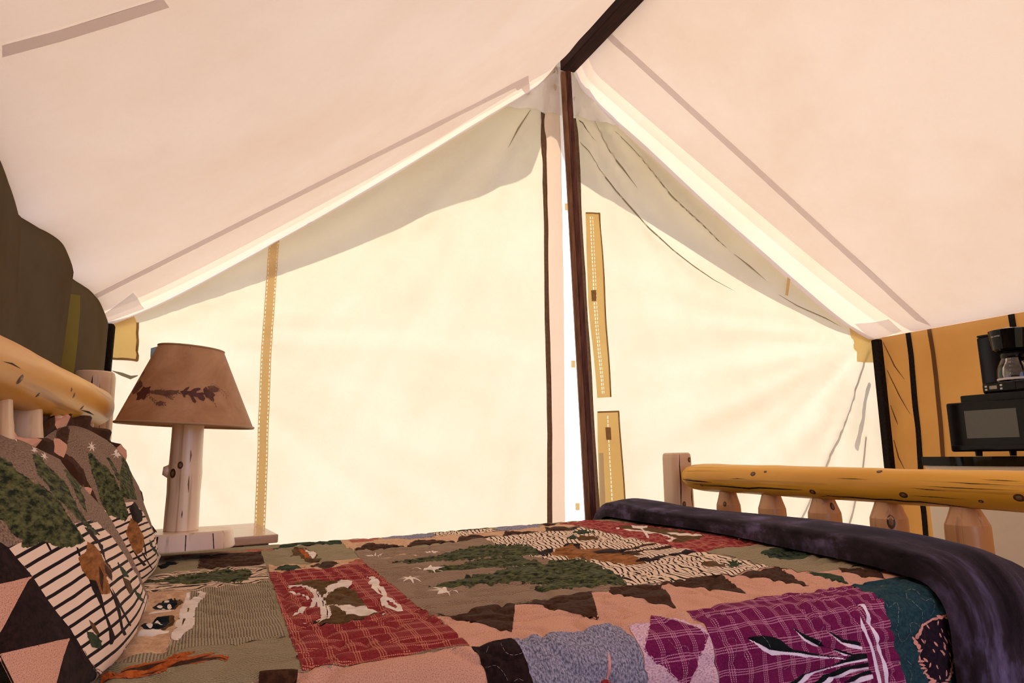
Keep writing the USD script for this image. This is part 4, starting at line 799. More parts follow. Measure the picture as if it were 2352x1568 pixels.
class Quilted:
    """layers of patches on a cloth; an upper patch takes its place out of the ones below"""
    def __init__(self, flat, fn, us, vs, uvscale=(1, 1)):
        self.map = Sheet(flat, us, vs); self.sh = Sheet.__new__(Sheet); self.sh.fn, self.sh.flip = fn, False; self.lay = []
        U, V = np.meshgrid(us, vs, indexing='ij'); P = flat(U.ravel(), V.ravel()); ok = ~np.isnan(self.map.px(proj(P)+0.01)).any(1) if False else None
        pts = self.map.inv.points; self.near = NearestNDInterpolator(pts, self.map.inv.values[:, :])
    def uv(self, pts):
        pts = np.asarray(pts, float); r = self.map.px(pts); bad = np.isnan(r).any(1)
        if bad.any(): r[bad] = self.near(pts[bad])
        return r
    def add(self, name, m_, pts, uv=False, jag=0.0, step=0.0085, seed=0, lift=None, label=None):
        pts = np.asarray(pts, float)
        if jag:                                             # ragged outline (foliage, hair)
            rg = np.random.default_rng(seed+len(self.lay)); L = LineString(np.vstack([pts, pts[:1]])); n = max(8, int(L.length/(jag*1.3)))
            q = np.array([L.interpolate(k/n, normalized=True).coords[0] for k in range(n)]); t = np.roll(q, -1, 0)-np.roll(q, 1, 0); t /= np.linalg.norm(t, axis=1, keepdims=True)+1e-9
            pts = q+np.stack([-t[:, 1], t[:, 0]], 1)*(rg.uniform(-1, 1, (n, 1))*jag*0.8)*np.where(np.arange(n) % 2, 1, -.5)[:, None]
        w = pts if uv else self.uv(shapely.segmentize(LineString(np.vstack([pts, pts[:1]])), 14).coords[:-1])
        p = clean(Polygon(w))
        if p.is_empty or p.area < 1e-7: return
        self.lay.append((name, m_, p, step, lift, label))
    def build(self, parent, th=0.0009):
        above = [None]*len(self.lay); acc = None
        for k in range(len(self.lay)-1, -1, -1):
            above[k] = acc; p = self.lay[k][2]; p = p.buffer(-0.0022 if p.area > 0.004 else -0.0006)
            acc = p if acc is None else acc.union(p)
        for k, (name, m_, p, step, lift, label) in enumerate(self.lay):
            if above[k] is not None: p = p.difference(above[k])
            lv = lift if lift is not None else 1+min(k*0.02, 1.2)
            r = self.sh.patch(p, th*lv, step) if not p.is_empty else None
            if r: obj(name, r[0], m_, parent, smooth=True, uv=r[1], label=label)
def q1(*p): return [(220+x/4.611, 1228+y/4.611) for x, y in p]
def q2(*p): return [(600+x/4.611, 1228+y/4.611) for x, y in p]
def q3(*p): return [(620+x/5.345, 1180+y/5.345) for x, y in p]
def q4(*p): return [(1000+x/5.345, 1180+y/5.345) for x, y in p]
def q5(*p): return [(1400+x/5.345, 1180+y/5.345) for x, y in p]
def q6(*p): return [(1000+x/5.345, 1348+y/5.345) for x, y in p]
def q7(*p): return [(1400+x/5.345, 1348+y/5.345) for x, y in p]
def q8(*p): return [(1800+x/4.261, 1248+y/4.261) for x, y in p]
def ell(cx, cy, a, b, rot=0.0, n=14): 
    t = np.arange(n)*2*np.pi/n; c, s = math.cos(rot), math.sin(rot); x, y = a*np.cos(t), b*np.sin(t); return [(cx+c*i-s*j, cy+s*i+c*j) for i, j in zip(x, y)]
def star(cx, cy, a, b, n=7, k=0.30, rot=0.3):
    return [(cx+a*(1 if i % 2 == 0 else k)*math.cos(rot+i*math.pi/n), cy+b*(1 if i % 2 == 0 else k)*math.sin(rot+i*math.pi/n)) for i in range(2*n)]
QU = thing('patchwork_quilt', 'patchwork quilt with fir trees, moose and plaid patches spread over the log bed', 'quilt', (0.83, 1.78, 0.66))
T_ = Quilted(q_flat, q_fn, np.linspace(-0.30, 2.10, 90), np.concatenate([np.linspace(-0.45, -0.12, 20), np.linspace(-0.11, 0.02, 20), np.linspace(0.05, QW+0.13, 70)]))
A = T_.add
A('backing_patch', Q['sage'], [(-0.262, -0.45), (1.90, -0.45), (1.90, QW+0.42), (0.36, QW+0.42), (0.36, QW+0.04), (-0.262, QW+0.04)], uv=True, step=0.016)
A('border_patch', Q['pink'], [(380, 1745), (600, 1560), (692, 1547), (1078, 1492), (1003, 1424), (1183, 1396), (1357, 1367), (1442, 1353), (1600, 1334), (1776, 1309), (1840, 1316), (1950, 1310), (2110, 1320), (2200, 1345), (2260, 1450), (2300, 1745)], label='pale pink speckled border')
A('patch', Q['rust'], q1((690, 265), (1100, 225), (1900, 158), (1890, 188), (1500, 208), (1000, 248), (700, 285)))
A('patch', Q['brown'], q1((1105, 250), (1745, 193), (1790, 325), (1070, 393)))
A('patch', Q['sv'], q1((440, 480), (870, 420), (1300, 385), (1795, 325), (1835, 510), (1300, 578), (980, 605), (500, 645)), label='cream patch with dark brown lines')
A('fir_tree', Q['green'], q1((450, 550), (600, 510), (750, 490), (870, 460), (1000, 450), (1130, 430), (1290, 405), (1420, 390), (1540, 385), (1600, 378), (1660, 400), (1655, 440), (1630, 490), (1560, 520), (1400, 545), (1250, 530), (1150, 545), (1050, 550), (900, 545), (820, 555), (700, 545), (560, 553)), jag=2.5, step=0.007)
A('leaf', Q['navy'], q1((650, 360), (760, 320), (800, 312), (840, 325), (920, 322), (840, 342), (720, 380)), step=0.007)
A('patch', Q['rib'], q1((980, 605), (1300, 578), (1820, 512), (2010, 1125), (1300, 1210), (760, 1262), (800, 1130)), label='grey patch of finely ribbed cloth')
A('patch', Q['rib'], q1((60, 1470), (110, 1370), (760, 1262), (1000, 1240), (600, 1350), (250, 1420)))
A('patch', Q['peach'], q1((480, 650), (980, 605), (1000, 640), (800, 1120), (760, 1262), (60, 1390), (250, 1100), (450, 800)), label='peach patch under the moccasins')
A('applique_moccasin', Q['cream'], q1((545, 868), (620, 850), (800, 832), (790, 850), (650, 868), (560, 877)), step=0.005)
A('applique_moccasin', Q['olive'], q1((825, 705), (900, 715), (925, 745), (900, 775), (810, 815), (780, 790)), step=0.005)
A('applique_moccasin', Q['navy'], q1((595, 810), (690, 745), (800, 712), (860, 722), (860, 770), (800, 810), (700, 832), (630, 830)), step=0.005)
for e in ((750, 745, 30, 13), (675, 795, 30, 13), (780, 775, 28, 12), (725, 810, 32, 9)): A('bead', Q['cream'], q1(*ell(*e, rot=-.1)), step=0.004)
A('applique_moccasin', Q['cream'], q1((440, 1088), (480, 1050), (780, 1018), (770, 1040), (600, 1080), (470, 1100)), step=0.005)
A('applique_moccasin', Q['olive'], q1((775, 893), (830, 900), (850, 935), (820, 975), (740, 1015), (690, 1022), (720, 930)), step=0.005)
A('applique_moccasin', Q['navy'], q1((470, 1010), (560, 945), (700, 900), (775, 897), (780, 930), (740, 975), (640, 1025), (520, 1042)), step=0.005)
for e in ((650, 938, 36, 14), (680, 968, 30, 13), (565, 995, 35, 14), (610, 1013, 38, 10)): A('bead', Q['cream'], q1(*ell(*e, rot=-.1)), step=0.004)
A('applique_antler', Q['cream'], q1((960, 655), (995, 650), (990, 730), (1060, 680), (1100, 655), (1060, 645), (1110, 632), (1165, 650), (1160, 690), (1100, 730), (1055, 810), (1045, 870), (1045, 970), (1020, 1030), (930, 1090), (830, 1135), (798, 1110), (805, 1060), (870, 1005), (835, 985), (880, 900), (890, 830), (930, 760)), step=0.006)
A('slit', Q['olive'], q1((960, 850), (975, 800), (995, 795), (985, 830)), step=0.005); A('slit', Q['olive'], q1((910, 990), (925, 925), (950, 915), (945, 950)), step=0.005)
A('leaf', Q['orange'], q1((40, 1545), (200, 1500), (300, 1470), (420, 1420), (520, 1370), (700, 1350), (800, 1310), (1060, 1280), (900, 1330), (850, 1370), (1000, 1350), (1200, 1310), (1280, 1305), (1180, 1350), (1410, 1330), (1400, 1355), (1230, 1390), (1050, 1440), (900, 1440), (760, 1470), (740, 1510), (640, 1545), (480, 1590), (40, 1600)), jag=2.5, step=0.007, label='burnt orange leaf')
for L_ in ([(120, 1530), (300, 1500), (520, 1440), (760, 1400), (560, 1450), (320, 1515)], [(460, 1500), (700, 1440), (900, 1390), (1180, 1370), (1400, 1340), (1200, 1395), (950, 1420), (720, 1470)], [(560, 1380), (760, 1350), (900, 1310), (780, 1365)], [(860, 1400), (1050, 1370), (1230, 1330), (1080, 1390)], [(300, 1560), (520, 1530), (700, 1500), (560, 1550), (350, 1575)]):
    A('leaf_vein', Q['brown'], q1(*L_), step=0.006)
A('patch', Q['brown'], q2((-20, 1510), (380, 1475), (350, 1745), (-40, 1745)))
A('patch', Q['plaid'], [(617, 1322), (740, 1304), (837, 1299), (900, 1350), (955, 1398), (1003, 1424), (1055, 1470), (1078, 1492), (880, 1520), (692, 1547), (655, 1440)], label='burgundy plaid patch')
A('patch', Q['peach'], q3((-20, 650), (480, 640), (1100, 568), (1165, 640), (950, 655), (500, 712), (-10, 762)))
A('patch', Q['rust'], q3((950, 625), (1120, 568), (1165, 635), (1000, 655)))
A('patch', Q['fir'], q3((0, 712), (190, 655), (320, 660), (440, 680), (300, 722), (170, 740))); A('patch', Q['brown'], q3((480, 675), (640, 615), (760, 612), (910, 630), (720, 685), (580, 690)))
A('applique_fish', Q['olive'], q3((265, 480), (300, 435), (380, 432), (540, 480), (585, 530), (570, 560), (500, 580), (640, 575), (600, 595), (430, 600), (410, 565), (360, 540), (240, 540), (290, 510)), step=0.006)
A('applique_fish', Q['orange'], q3((340, 450), (420, 480), (480, 540), (500, 570), (440, 560), (380, 510)), step=0.006); A('applique_fish', Q['cream'], q3((400, 455), (520, 475), (575, 520), (550, 560), (510, 578), (470, 520)), step=0.006)
A('patch', Q['fir'], q3((30, 440), (170, 400), (470, 362), (850, 345), (890, 380), (500, 405), (170, 425), (50, 460)))
A('patch', Q['peach'], q3((860, 350), (1220, 325), (1350, 325), (1900, 310), (2352, 262), (2352, 300), (2290, 355), (1820, 340), (1680, 420), (1210, 380), (1020, 468), (940, 430)))
A('patch', Q['rust'], q3((950, 350), (1300, 312), (1340, 330), (1190, 365), (1050, 365)))
A('patch', Q['denim'], q3((1350, 325), (1380, 298), (2000, 258), (2080, 290), (1700, 328)))
A('patch', Q['su'], q3((2000, 262), (2352, 215))+q4((450, 215), (700, 205), (740, 235), (330, 285), (0, 290)))
A('patch', Q['fir'], q4((0, 250), (130, 235), (300, 210), (510, 200), (480, 225), (200, 240)))
A('patch', Q['peach'], q4((0, 300), (320, 285), (850, 232), (1340, 175), (1360, 235), (830, 290), (290, 330), (250, 360), (0, 355)))
A('patch', Q['denim'], q4((720, 180), (1250, 145), (1340, 175), (900, 225), (740, 220))); A('patch', Q['peach'], q4((1260, 170), (1560, 125), (1900, 100), (1740, 178), (1350, 180)))
A('patch', Q['brown'], q4((1240, 140), (1500, 128), (1520, 135), (1400, 158)))
A('patch', Q['taupe'], [(811, 1268), (930, 1262), (1060, 1247), (1112, 1240), (1240, 1226), (1337, 1214), (1400, 1229), (1587, 1268), (1776, 1309), (1600, 1334), (1442, 1353), (1357, 1367), (1183, 1396), (1003, 1424), (955, 1398), (900, 1350), (837, 1299)], label='taupe sky of the moose panel')
A('patch', Q['su'], [(1112, 1240), (1240, 1226), (1337, 1214), (1400, 1229), (1587, 1268), (1776, 1309), (1600, 1334), (1442, 1353), (1400, 1330), (1300, 1296), (1200, 1280), (1140, 1257)], label='cream ground with dark lines under the moose')
A('patch', Q['brown'], q3((1030, 470), (1140, 415), (1210, 378), (1440, 400), (1660, 420), (1480, 435), (1290, 460), (1180, 455))); A('patch', Q['brown'], q3((1680, 420), (1730, 375), (1820, 340), (2080, 345), (2270, 365), (2000, 380), (1850, 405)))
A('patch', Q['brown'], q4((260, 355), (320, 285), (540, 282), (800, 300), (500, 328))); A('patch', Q['brown'], q4((830, 292), (850, 235), (1330, 238), (1100, 262), (940, 285))); A('patch', Q['brown'], q4((1355, 238), (1355, 178), (1800, 182), (1650, 212)))
G = Q['green']
A('fir_tree', G, [(891, 1299), (930, 1293), (960, 1288), (1000, 1283), (1060, 1265), (1100, 1258), (1175, 1255), (1200, 1256), (1230, 1262), (1245, 1275), (1240, 1283), (1215, 1281), (1190, 1285), (1130, 1288), (1070, 1294), (1000, 1298), (960, 1298), (920, 1300)], jag=3, step=0.008)
A('fir_tree', G, [(979, 1317), (1010, 1308), (1050, 1304), (1090, 1294), (1130, 1287), (1190, 1284), (1240, 1293), (1250, 1300), (1180, 1306), (1100, 1311), (1040, 1314), (1000, 1319)], jag=3, step=0.008)
A('fir_tree', G, [(975, 1352), (1020, 1342), (1070, 1330), (1130, 1320), (1180, 1306), (1240, 1298), (1300, 1288), (1345, 1290), (1385, 1305), (1410, 1325), (1440, 1345), (1438, 1352), (1400, 1352), (1360, 1356), (1240, 1366), (1215, 1362), (1260, 1352), (1180, 1348), (1100, 1352), (1040, 1355), (1000, 1355)], jag=4, step=0.008, label='largest dark green fir of the moose panel')
A('fir_tree', G, q5((-40, 700), (30, 720), (60, 760), (50, 790), (180, 790), (150, 830), (220, 870), (190, 915), (60, 900), (-40, 905)), jag=2.5, step=0.008)
for s_ in ((1290, 525, 130, 27), (1990, 492, 130, 24), (1960, 705, 230, 32), (1715, 838, 165, 36), (2135, 982, 215, 58)): A('star', Q['cream'], q3(*star(*s_)), step=0.006)
A('moon', Q['peach'], q3((1350, 565), (1450, 535), (1600, 515), (1770, 515), (1830, 555), (1740, 530), (1550, 535), (1420, 555)), step=0.006)
A('moose_leg', Q['brown'], q5((-200, 470), (0, 455), (180, 460), (400, 410), (600, 385), (560, 405), (400, 440), (200, 480), (0, 500), (-150, 510)), step=0.006)
A('moose_leg', Q['brown'], q5((100, 515), (300, 480), (480, 455), (740, 422), (775, 430), (640, 450), (450, 482), (280, 510)), step=0.006)
A('moose_body', Q['moose'], [(1262, 1273), (1290, 1262), (1300, 1255), (1330, 1253), (1335, 1263), (1380, 1266), (1440, 1272), (1470, 1290), (1482, 1301), (1450, 1305), (1400, 1297), (1340, 1288), (1300, 1284), (1270, 1282)], jag=1.5, step=0.007, label='brown moose body lying on its side')
A('moose_leg', Q['dark'], q5((300, 590), (480, 562), (700, 540), (880, 510), (930, 480), (1080, 485), (1040, 510), (900, 535), (720, 555), (560, 610), (470, 628), (380, 610)), step=0.006)
A('moose_hair', Q['brown'], q5((-40, 480), (150, 490), (330, 505), (430, 545), (280, 545), (100, 520), (-40, 510)), step=0.006)
A('moose_head', Q['dark'], q4((1230, 460), (1450, 455), (1430, 520), (1330, 548), (1240, 535), (1260, 500)), jag=1.5, step=0.006); A('moose_hair', Q['dark'], q4((1550, 430), (1620, 390), (1780, 395), (1770, 450), (1720, 440), (1690, 400), (1600, 415)), step=0.006); A('moose_hair', Q['dark'], q4((1920, 500), (2060, 470), (2352, 450), (2352, 480), (2200, 500), (2000, 515)), step=0.006)
A('grass_tuft', Q['fir'], q4((1670, 250), (1800, 205), (1960, 240), (1850, 260), (1750, 270)), jag=2, step=0.006); A('grass_tuft', Q['fir'], q4((1600, 330), (1700, 283), (1740, 330), (1640, 345)), jag=2, step=0.006); A('log', Q['olive'], q4((1730, 330), (1780, 295), (2020, 305), (2000, 345), (1760, 345)), step=0.006)
A('log', Q['olive'], q5((1120, 645), (1200, 622), (1420, 632), (1420, 670), (1250, 668)), step=0.006); A('grass_tuft', Q['fir'], q5(*star(1530, 645, 130, 48, 9, 0.35)), step=0.006)
A('patch', Q['plaid'], [(1284, 1206), (1340, 1196), (1400, 1200), (1500, 1210), (1600, 1228), (1760, 1250), (1740, 1259), (1660, 1266), (1597, 1272), (1505, 1252), (1400, 1228), (1345, 1214)])
A('applique_tent', Q['olive'], q5((60, 160), (250, 165), (600, 195), (900, 245), (1160, 295), (1100, 345), (740, 368), (830, 330), (640, 265), (380, 230), (150, 190)), step=0.006)
A('applique_axe', Q['cream'], q5((265, 165), (470, 168), (465, 195), (410, 205), (505, 320), (465, 320), (380, 205), (290, 200)), step=0.005)
A('applique_bow', Q['cream'], q5((40, 180), (350, 230), (640, 258), (830, 330), (740, 364), (680, 350), (760, 325), (600, 272), (330, 242), (60, 192)), step=0.005); A('applique_feather', Q['cream'], q5((700, 262), (820, 260), (1000, 268), (1160, 293), (1050, 308), (860, 285), (760, 285)), step=0.005)
A('patch', Q['sage'], [(1622, 1272), (1735, 1256), (1840, 1266), (1900, 1282), (1980, 1298), (1950, 1312), (1880, 1318), (1840, 1316), (1776, 1309), (1700, 1290)])
def Cq(*p): return [(1500+x/2.7606, 1000+y/2.7606) for x, y in p]
A('applique_cone', Q['fir'], Cq((678, 765), (740, 735), (860, 730), (980, 752), (1018, 780), (960, 805), (860, 815), (760, 797)), step=0.006)
for L_ in ([(780, 750), (850, 780), (900, 805), (860, 800)], [(830, 740), (900, 770), (960, 790), (900, 780)], [(720, 770), (790, 775), (840, 800), (780, 788)]): A('cone_scale', Q['navy'], Cq(*L_), step=0.005)
A('border_triangle', Q['brown'], q6((0, 385), (300, 370), (500, 295), (800, 265), (980, 252), (940, 602), (560, 500), (200, 420)))
A('border_triangle', Q['brown'], q6((985, 260), (1500, 180), (1910, 98), (2010, 440), (1560, 350), (1300, 275)))
A('border_triangle', Q['brown'], q7((-5, 45), (440, 5), (625, -10), (825, 280), (480, 205), (230, 160), (-5, 110)))
A('border_triangle', Q['brown'], q5((610, 882), (920, 830), (1380, 785), (1540, 910), (1680, 1025), (1300, 965), (960, 905)))
A('border_triangle', Q['brown'], [(1660, 1327), (1739, 1317), (1789, 1309), (1826, 1332), (1859, 1352), (1800, 1342), (1737, 1330)])
A('border_triangle', Q['fir'], q8((200, 310), (430, 325), (550, 330), (635, 425), (480, 380))); A('border_triangle', Q['brown'], q8((530, 265), (900, 280), (945, 300), (1000, 375), (760, 340), (570, 300))); A('border_triangle', Q['plaid'], q8((885, 238), (1100, 262), (1195, 300), (1000, 280)))
A('border_patch', Q['dark'], q6((430, 770), (600, 740), (930, 690), (1000, 740), (1060, 850), (1140, 1010), (1175, 1176), (1215, 2060), (690, 2060), (620, 1176), (600, 1060), (540, 920)), label='blackish brown border patch with stitched loops')
A('border_patch', Q['denim'], [(1176, 1476), (1277, 1462), (1402, 1442), (1413, 1440), (1432, 1449), (1456, 1477), (1469, 1505), (1478, 1535), (1484, 1568), (1490, 1745), (1226, 1745), (1220, 1568), (1213, 1537), (1198, 1507), (1187, 1486)], label='grey denim border patch')
A('stem', Q['salmon'], q6((2103, 815), (2127, 815), (2134, 980), (2124, 1186), (2103, 1186), (2100, 980)), step=0.005); A('berry', Q['plaid'], q6(*ell(2080, 1180, 80, 45)), step=0.006)
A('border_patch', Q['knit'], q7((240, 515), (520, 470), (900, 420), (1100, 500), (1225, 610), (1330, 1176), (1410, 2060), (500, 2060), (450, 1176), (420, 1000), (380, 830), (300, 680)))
A('border_patch', Q['purple'], q7((515, 405), (620, 430), (760, 450), (1050, 530), (1210, 605), (1090, 870), (960, 1186), (900, 1300), (850, 1186), (640, 1010), (375, 800), (430, 640)), label='plaid diamond with purple daylight painted into its colour')
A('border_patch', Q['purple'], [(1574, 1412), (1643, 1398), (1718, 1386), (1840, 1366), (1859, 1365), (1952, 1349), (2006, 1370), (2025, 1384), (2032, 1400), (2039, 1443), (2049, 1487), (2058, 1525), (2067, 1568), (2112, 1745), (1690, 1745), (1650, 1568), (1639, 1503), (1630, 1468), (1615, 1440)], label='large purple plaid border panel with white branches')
A('border_patch', Q['teal'], [(1952, 1349), (2011, 1341), (2110, 1325), (2180, 1315), (2230, 1340), (2260, 1420), (2290, 1568), (2300, 1745), (2112, 1745), (2067, 1568), (2058, 1525), (2049, 1487), (2039, 1443), (2032, 1400), (2025, 1384), (2006, 1370)], label='dark teal border patch with a pine cone')
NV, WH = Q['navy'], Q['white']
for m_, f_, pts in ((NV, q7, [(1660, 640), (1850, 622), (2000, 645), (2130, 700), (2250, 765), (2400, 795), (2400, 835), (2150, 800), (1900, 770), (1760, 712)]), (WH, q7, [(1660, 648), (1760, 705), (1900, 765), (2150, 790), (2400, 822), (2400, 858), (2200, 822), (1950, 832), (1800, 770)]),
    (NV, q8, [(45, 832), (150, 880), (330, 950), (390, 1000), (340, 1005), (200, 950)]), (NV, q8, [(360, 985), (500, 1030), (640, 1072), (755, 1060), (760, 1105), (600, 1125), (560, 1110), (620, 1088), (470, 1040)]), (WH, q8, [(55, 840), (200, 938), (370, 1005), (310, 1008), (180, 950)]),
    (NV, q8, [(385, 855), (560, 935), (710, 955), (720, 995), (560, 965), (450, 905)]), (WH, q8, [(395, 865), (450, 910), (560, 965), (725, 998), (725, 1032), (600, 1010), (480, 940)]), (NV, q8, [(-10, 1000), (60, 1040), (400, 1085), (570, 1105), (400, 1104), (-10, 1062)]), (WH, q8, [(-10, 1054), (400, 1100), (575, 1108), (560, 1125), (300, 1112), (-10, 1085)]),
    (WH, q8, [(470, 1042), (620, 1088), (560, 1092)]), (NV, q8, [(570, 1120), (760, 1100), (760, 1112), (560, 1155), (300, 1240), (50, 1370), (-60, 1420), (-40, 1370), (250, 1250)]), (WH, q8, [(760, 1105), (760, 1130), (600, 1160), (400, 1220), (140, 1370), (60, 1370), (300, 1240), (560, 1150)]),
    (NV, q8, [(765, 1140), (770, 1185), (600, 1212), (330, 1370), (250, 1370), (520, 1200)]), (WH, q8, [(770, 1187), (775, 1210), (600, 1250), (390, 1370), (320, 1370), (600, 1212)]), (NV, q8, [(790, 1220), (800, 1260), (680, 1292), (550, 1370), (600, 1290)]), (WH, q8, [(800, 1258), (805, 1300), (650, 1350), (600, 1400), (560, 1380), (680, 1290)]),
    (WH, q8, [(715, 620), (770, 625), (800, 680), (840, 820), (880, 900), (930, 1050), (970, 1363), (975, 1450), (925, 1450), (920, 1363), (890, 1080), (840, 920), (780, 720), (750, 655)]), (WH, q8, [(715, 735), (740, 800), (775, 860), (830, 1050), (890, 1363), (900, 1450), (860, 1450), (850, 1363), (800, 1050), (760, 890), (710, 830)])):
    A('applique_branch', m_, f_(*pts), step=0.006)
cone = q8((1250, 930), (1290, 840), (1340, 790), (1440, 730), (1550, 690), (1640, 740), (1700, 830), (1740, 950), (1730, 1080), (1690, 1180), (1640, 1290), (1560, 1400), (1440, 1380), (1360, 1260), (1310, 1150), (1270, 1010))
A('applique_cone', Q['ink'], cone, jag=3, step=0.007, label='dark pine cone outlined in salmon pink')
cp = Polygon(cone); rgq = np.random.default_rng(11)
ring = np.array(cp.buffer(-3.5).exterior.coords)
for k in range(0, 46):
    p = np.array(cp.buffer(-4.5).exterior.interpolate(k/46, normalized=True).coords[0]); c_ = np.array(cp.centroid.coords[0]); d = (p-c_)/np.linalg.norm(p-c_); a = math.atan2(d[1], d[0])+rgq.normal(0, .35)
    A('cone_scale', Q['salmon'], ell(p[0], p[1], 6.6+rgq.random()*2.4, 2.9+rgq.random(), a+(1.57 if k % 3 else 0.6), 9), step=0.004)
for k in range(52):
    x, y = rgq.uniform(cp.bounds[0], cp.bounds[2]), rgq.uniform(cp.bounds[1], cp.bounds[3])
    if cp.buffer(-12).contains(Point(x, y)): A('cone_scale', Q['salmon'], ell(x, y, 5.2+3.4*rgq.random(), 1.5+1.0*rgq.random(), 1.1+rgq.normal(0, .3), 7), step=0.004)
# snowshoe, bow, arrow and feathers on the burgundy patch
A('applique_tent', Q['olive'], q2((330, 560), (520, 520), (830, 518), (950, 590), (1060, 700), (1115, 805), (1320, 855), (1180, 890), (1060, 940), (850, 975), (640, 990), (450, 968), (600, 950), (730, 900), (700, 800), (640, 720), (560, 640), (440, 585)), step=0.007, label='olive brown applique behind the bow and arrow')
A('applique_bow', Q['cream'], q2((278, 603), (290, 580), (400, 568), (500, 588), (580, 620), (630, 680), (680, 740), (730, 820), (742, 880), (700, 940), (600, 967), (430, 968), (415, 953), (560, 945), (630, 900), (620, 800), (570, 730), (540, 660), (480, 607), (400, 584), (300, 604)), step=0.005)
A('bow_line', Q['ink'], q2((560, 622), (600, 670), (640, 720), (690, 800), (706, 850), (700, 905), (690, 905), (694, 850), (676, 800), (628, 722), (590, 672)), step=0.004)
A('applique_arrow', Q['cream'], q2((285, 646), (370, 643), (480, 688), (600, 720), (560, 737), (400, 667), (290, 657)), step=0.005); A('applique_arrow', Q['cream'], q2((328, 887), (400, 820), (510, 768), (610, 708), (700, 648), (722, 665), (600, 742), (500, 802), (380, 872)), step=0.005)
A('applique_feather', Q['cream'], q2((670, 605), (750, 560), (850, 516), (965, 530), (955, 575), (800, 612), (720, 657), (690, 640)), step=0.006); A('applique_feather', Q['cream'], q2((690, 755), (760, 757), (820, 790), (940, 775), (1000, 800), (1100, 790), (1180, 830), (1330, 855), (1100, 887), (1000, 882), (900, 862), (820, 812)), step=0.006)
A('applique_chain', Q['cream'], q2((1115, 475), (1190, 478), (1250, 530), (1245, 570), (1290, 590), (1330, 660), (1330, 700), (1400, 720), (1480, 790), (1502, 857), (1440, 862), (1350, 822), (1270, 770), (1258, 720), (1290, 690), (1220, 650), (1163, 600), (1180, 550), (1130, 547), (1165, 520)), step=0.005)
for h_ in ([(1225, 600), (1270, 640), (1278, 672), (1240, 642)], [(1318, 725), (1390, 750), (1445, 805), (1420, 825), (1350, 782)]): A('chain_hole', Q['plaid'], q2(*h_), step=0.005)
def thread(f_, pts, w=0.5):
    L = LineString(f_(*pts)); n = int(L.length/9); 
    for k in range(n):
        a, b = L.interpolate((k+.1)/n, normalized=True), L.interpolate((k+.8)/n, normalized=True); s_ = LineString([a, b])
        if s_.length > .5: THR.append(np.array(s_.buffer(w/2, cap_style=2).exterior.coords)[:4])
THR = []
def smoothpts(p, n=40):
    p = np.array(p, float); t = np.concatenate([[0], np.cumsum(np.linalg.norm(np.diff(p, axis=0), axis=1))]); from scipy.interpolate import PchipInterpolator as PI
    s = np.linspace(0, t[-1], n); return list(zip(PI(t, p[:, 0])(s), PI(t, p[:, 1])(s)))
for f_, p in ((q8, [(985, 600), (1020, 630), (1080, 600), (1105, 660), (1080, 780), (1070, 880), (1120, 950), (1180, 940), (1210, 800), (1260, 785), (1310, 840)]), (q8, [(1175, 500), (1240, 475), (1310, 510), (1370, 580), (1430, 555), (1455, 620), (1430, 720)]), (q8, [(1185, 510), (1250, 600), (1330, 670), (1360, 750)]), (q8, [(1100, 1165), (1170, 1145), (1195, 1190), (1160, 1363)]), (q8, [(950, 430), (1010, 425), (1080, 425)]),
    (q6, [(790, 750), (850, 850), (950, 880), (1055, 850)]), (q6, [(590, 1020), (680, 985), (780, 1050), (860, 1176)]), (q6, [(480, 840), (580, 850), (650, 780)]), (q6, [(930, 1176), (1000, 1150), (1060, 1176)]), (q7, [(680, 680), (740, 750), (800, 790), (850, 750), (930, 760), (950, 830), (920, 920), (880, 1060)]), (q7, [(1300, 560), (1350, 650), (1400, 665), (1460, 625), (1530, 660), (1500, 860), (1460, 960)]), (q7, [(1680, 460), (1720, 570), (1850, 660), (1910, 750)]), (q7, [(2200, 830), (2190, 930), (2110, 995), (2050, 950)]), (q8, [(240, 780), (320, 750), (360, 800), (320, 980)])):
    thread(f_, smoothpts(p))
T_.build(QU)
vs_, fs_ = [], []
for k, q_ in enumerate(THR):
    w_ = T_.uv(q_); P_ = T_.sh.point(w_, 0.0034)
    n_ = np.cross(P_[1]-P_[0], P_[2]-P_[0]); f_ = np.array([[0, 1, 2], [0, 2, 3]])
    if n_ @ (CAM-P_[0]) < 0: f_ = f_[:, ::-1]
    vs_.append(P_); fs_.append(f_+4*k)
obj('stitching', (np.vstack(vs_), np.vstack(fs_)), Q['thread'], QU, kind='stuff', label='dashed loops of pale quilting thread')
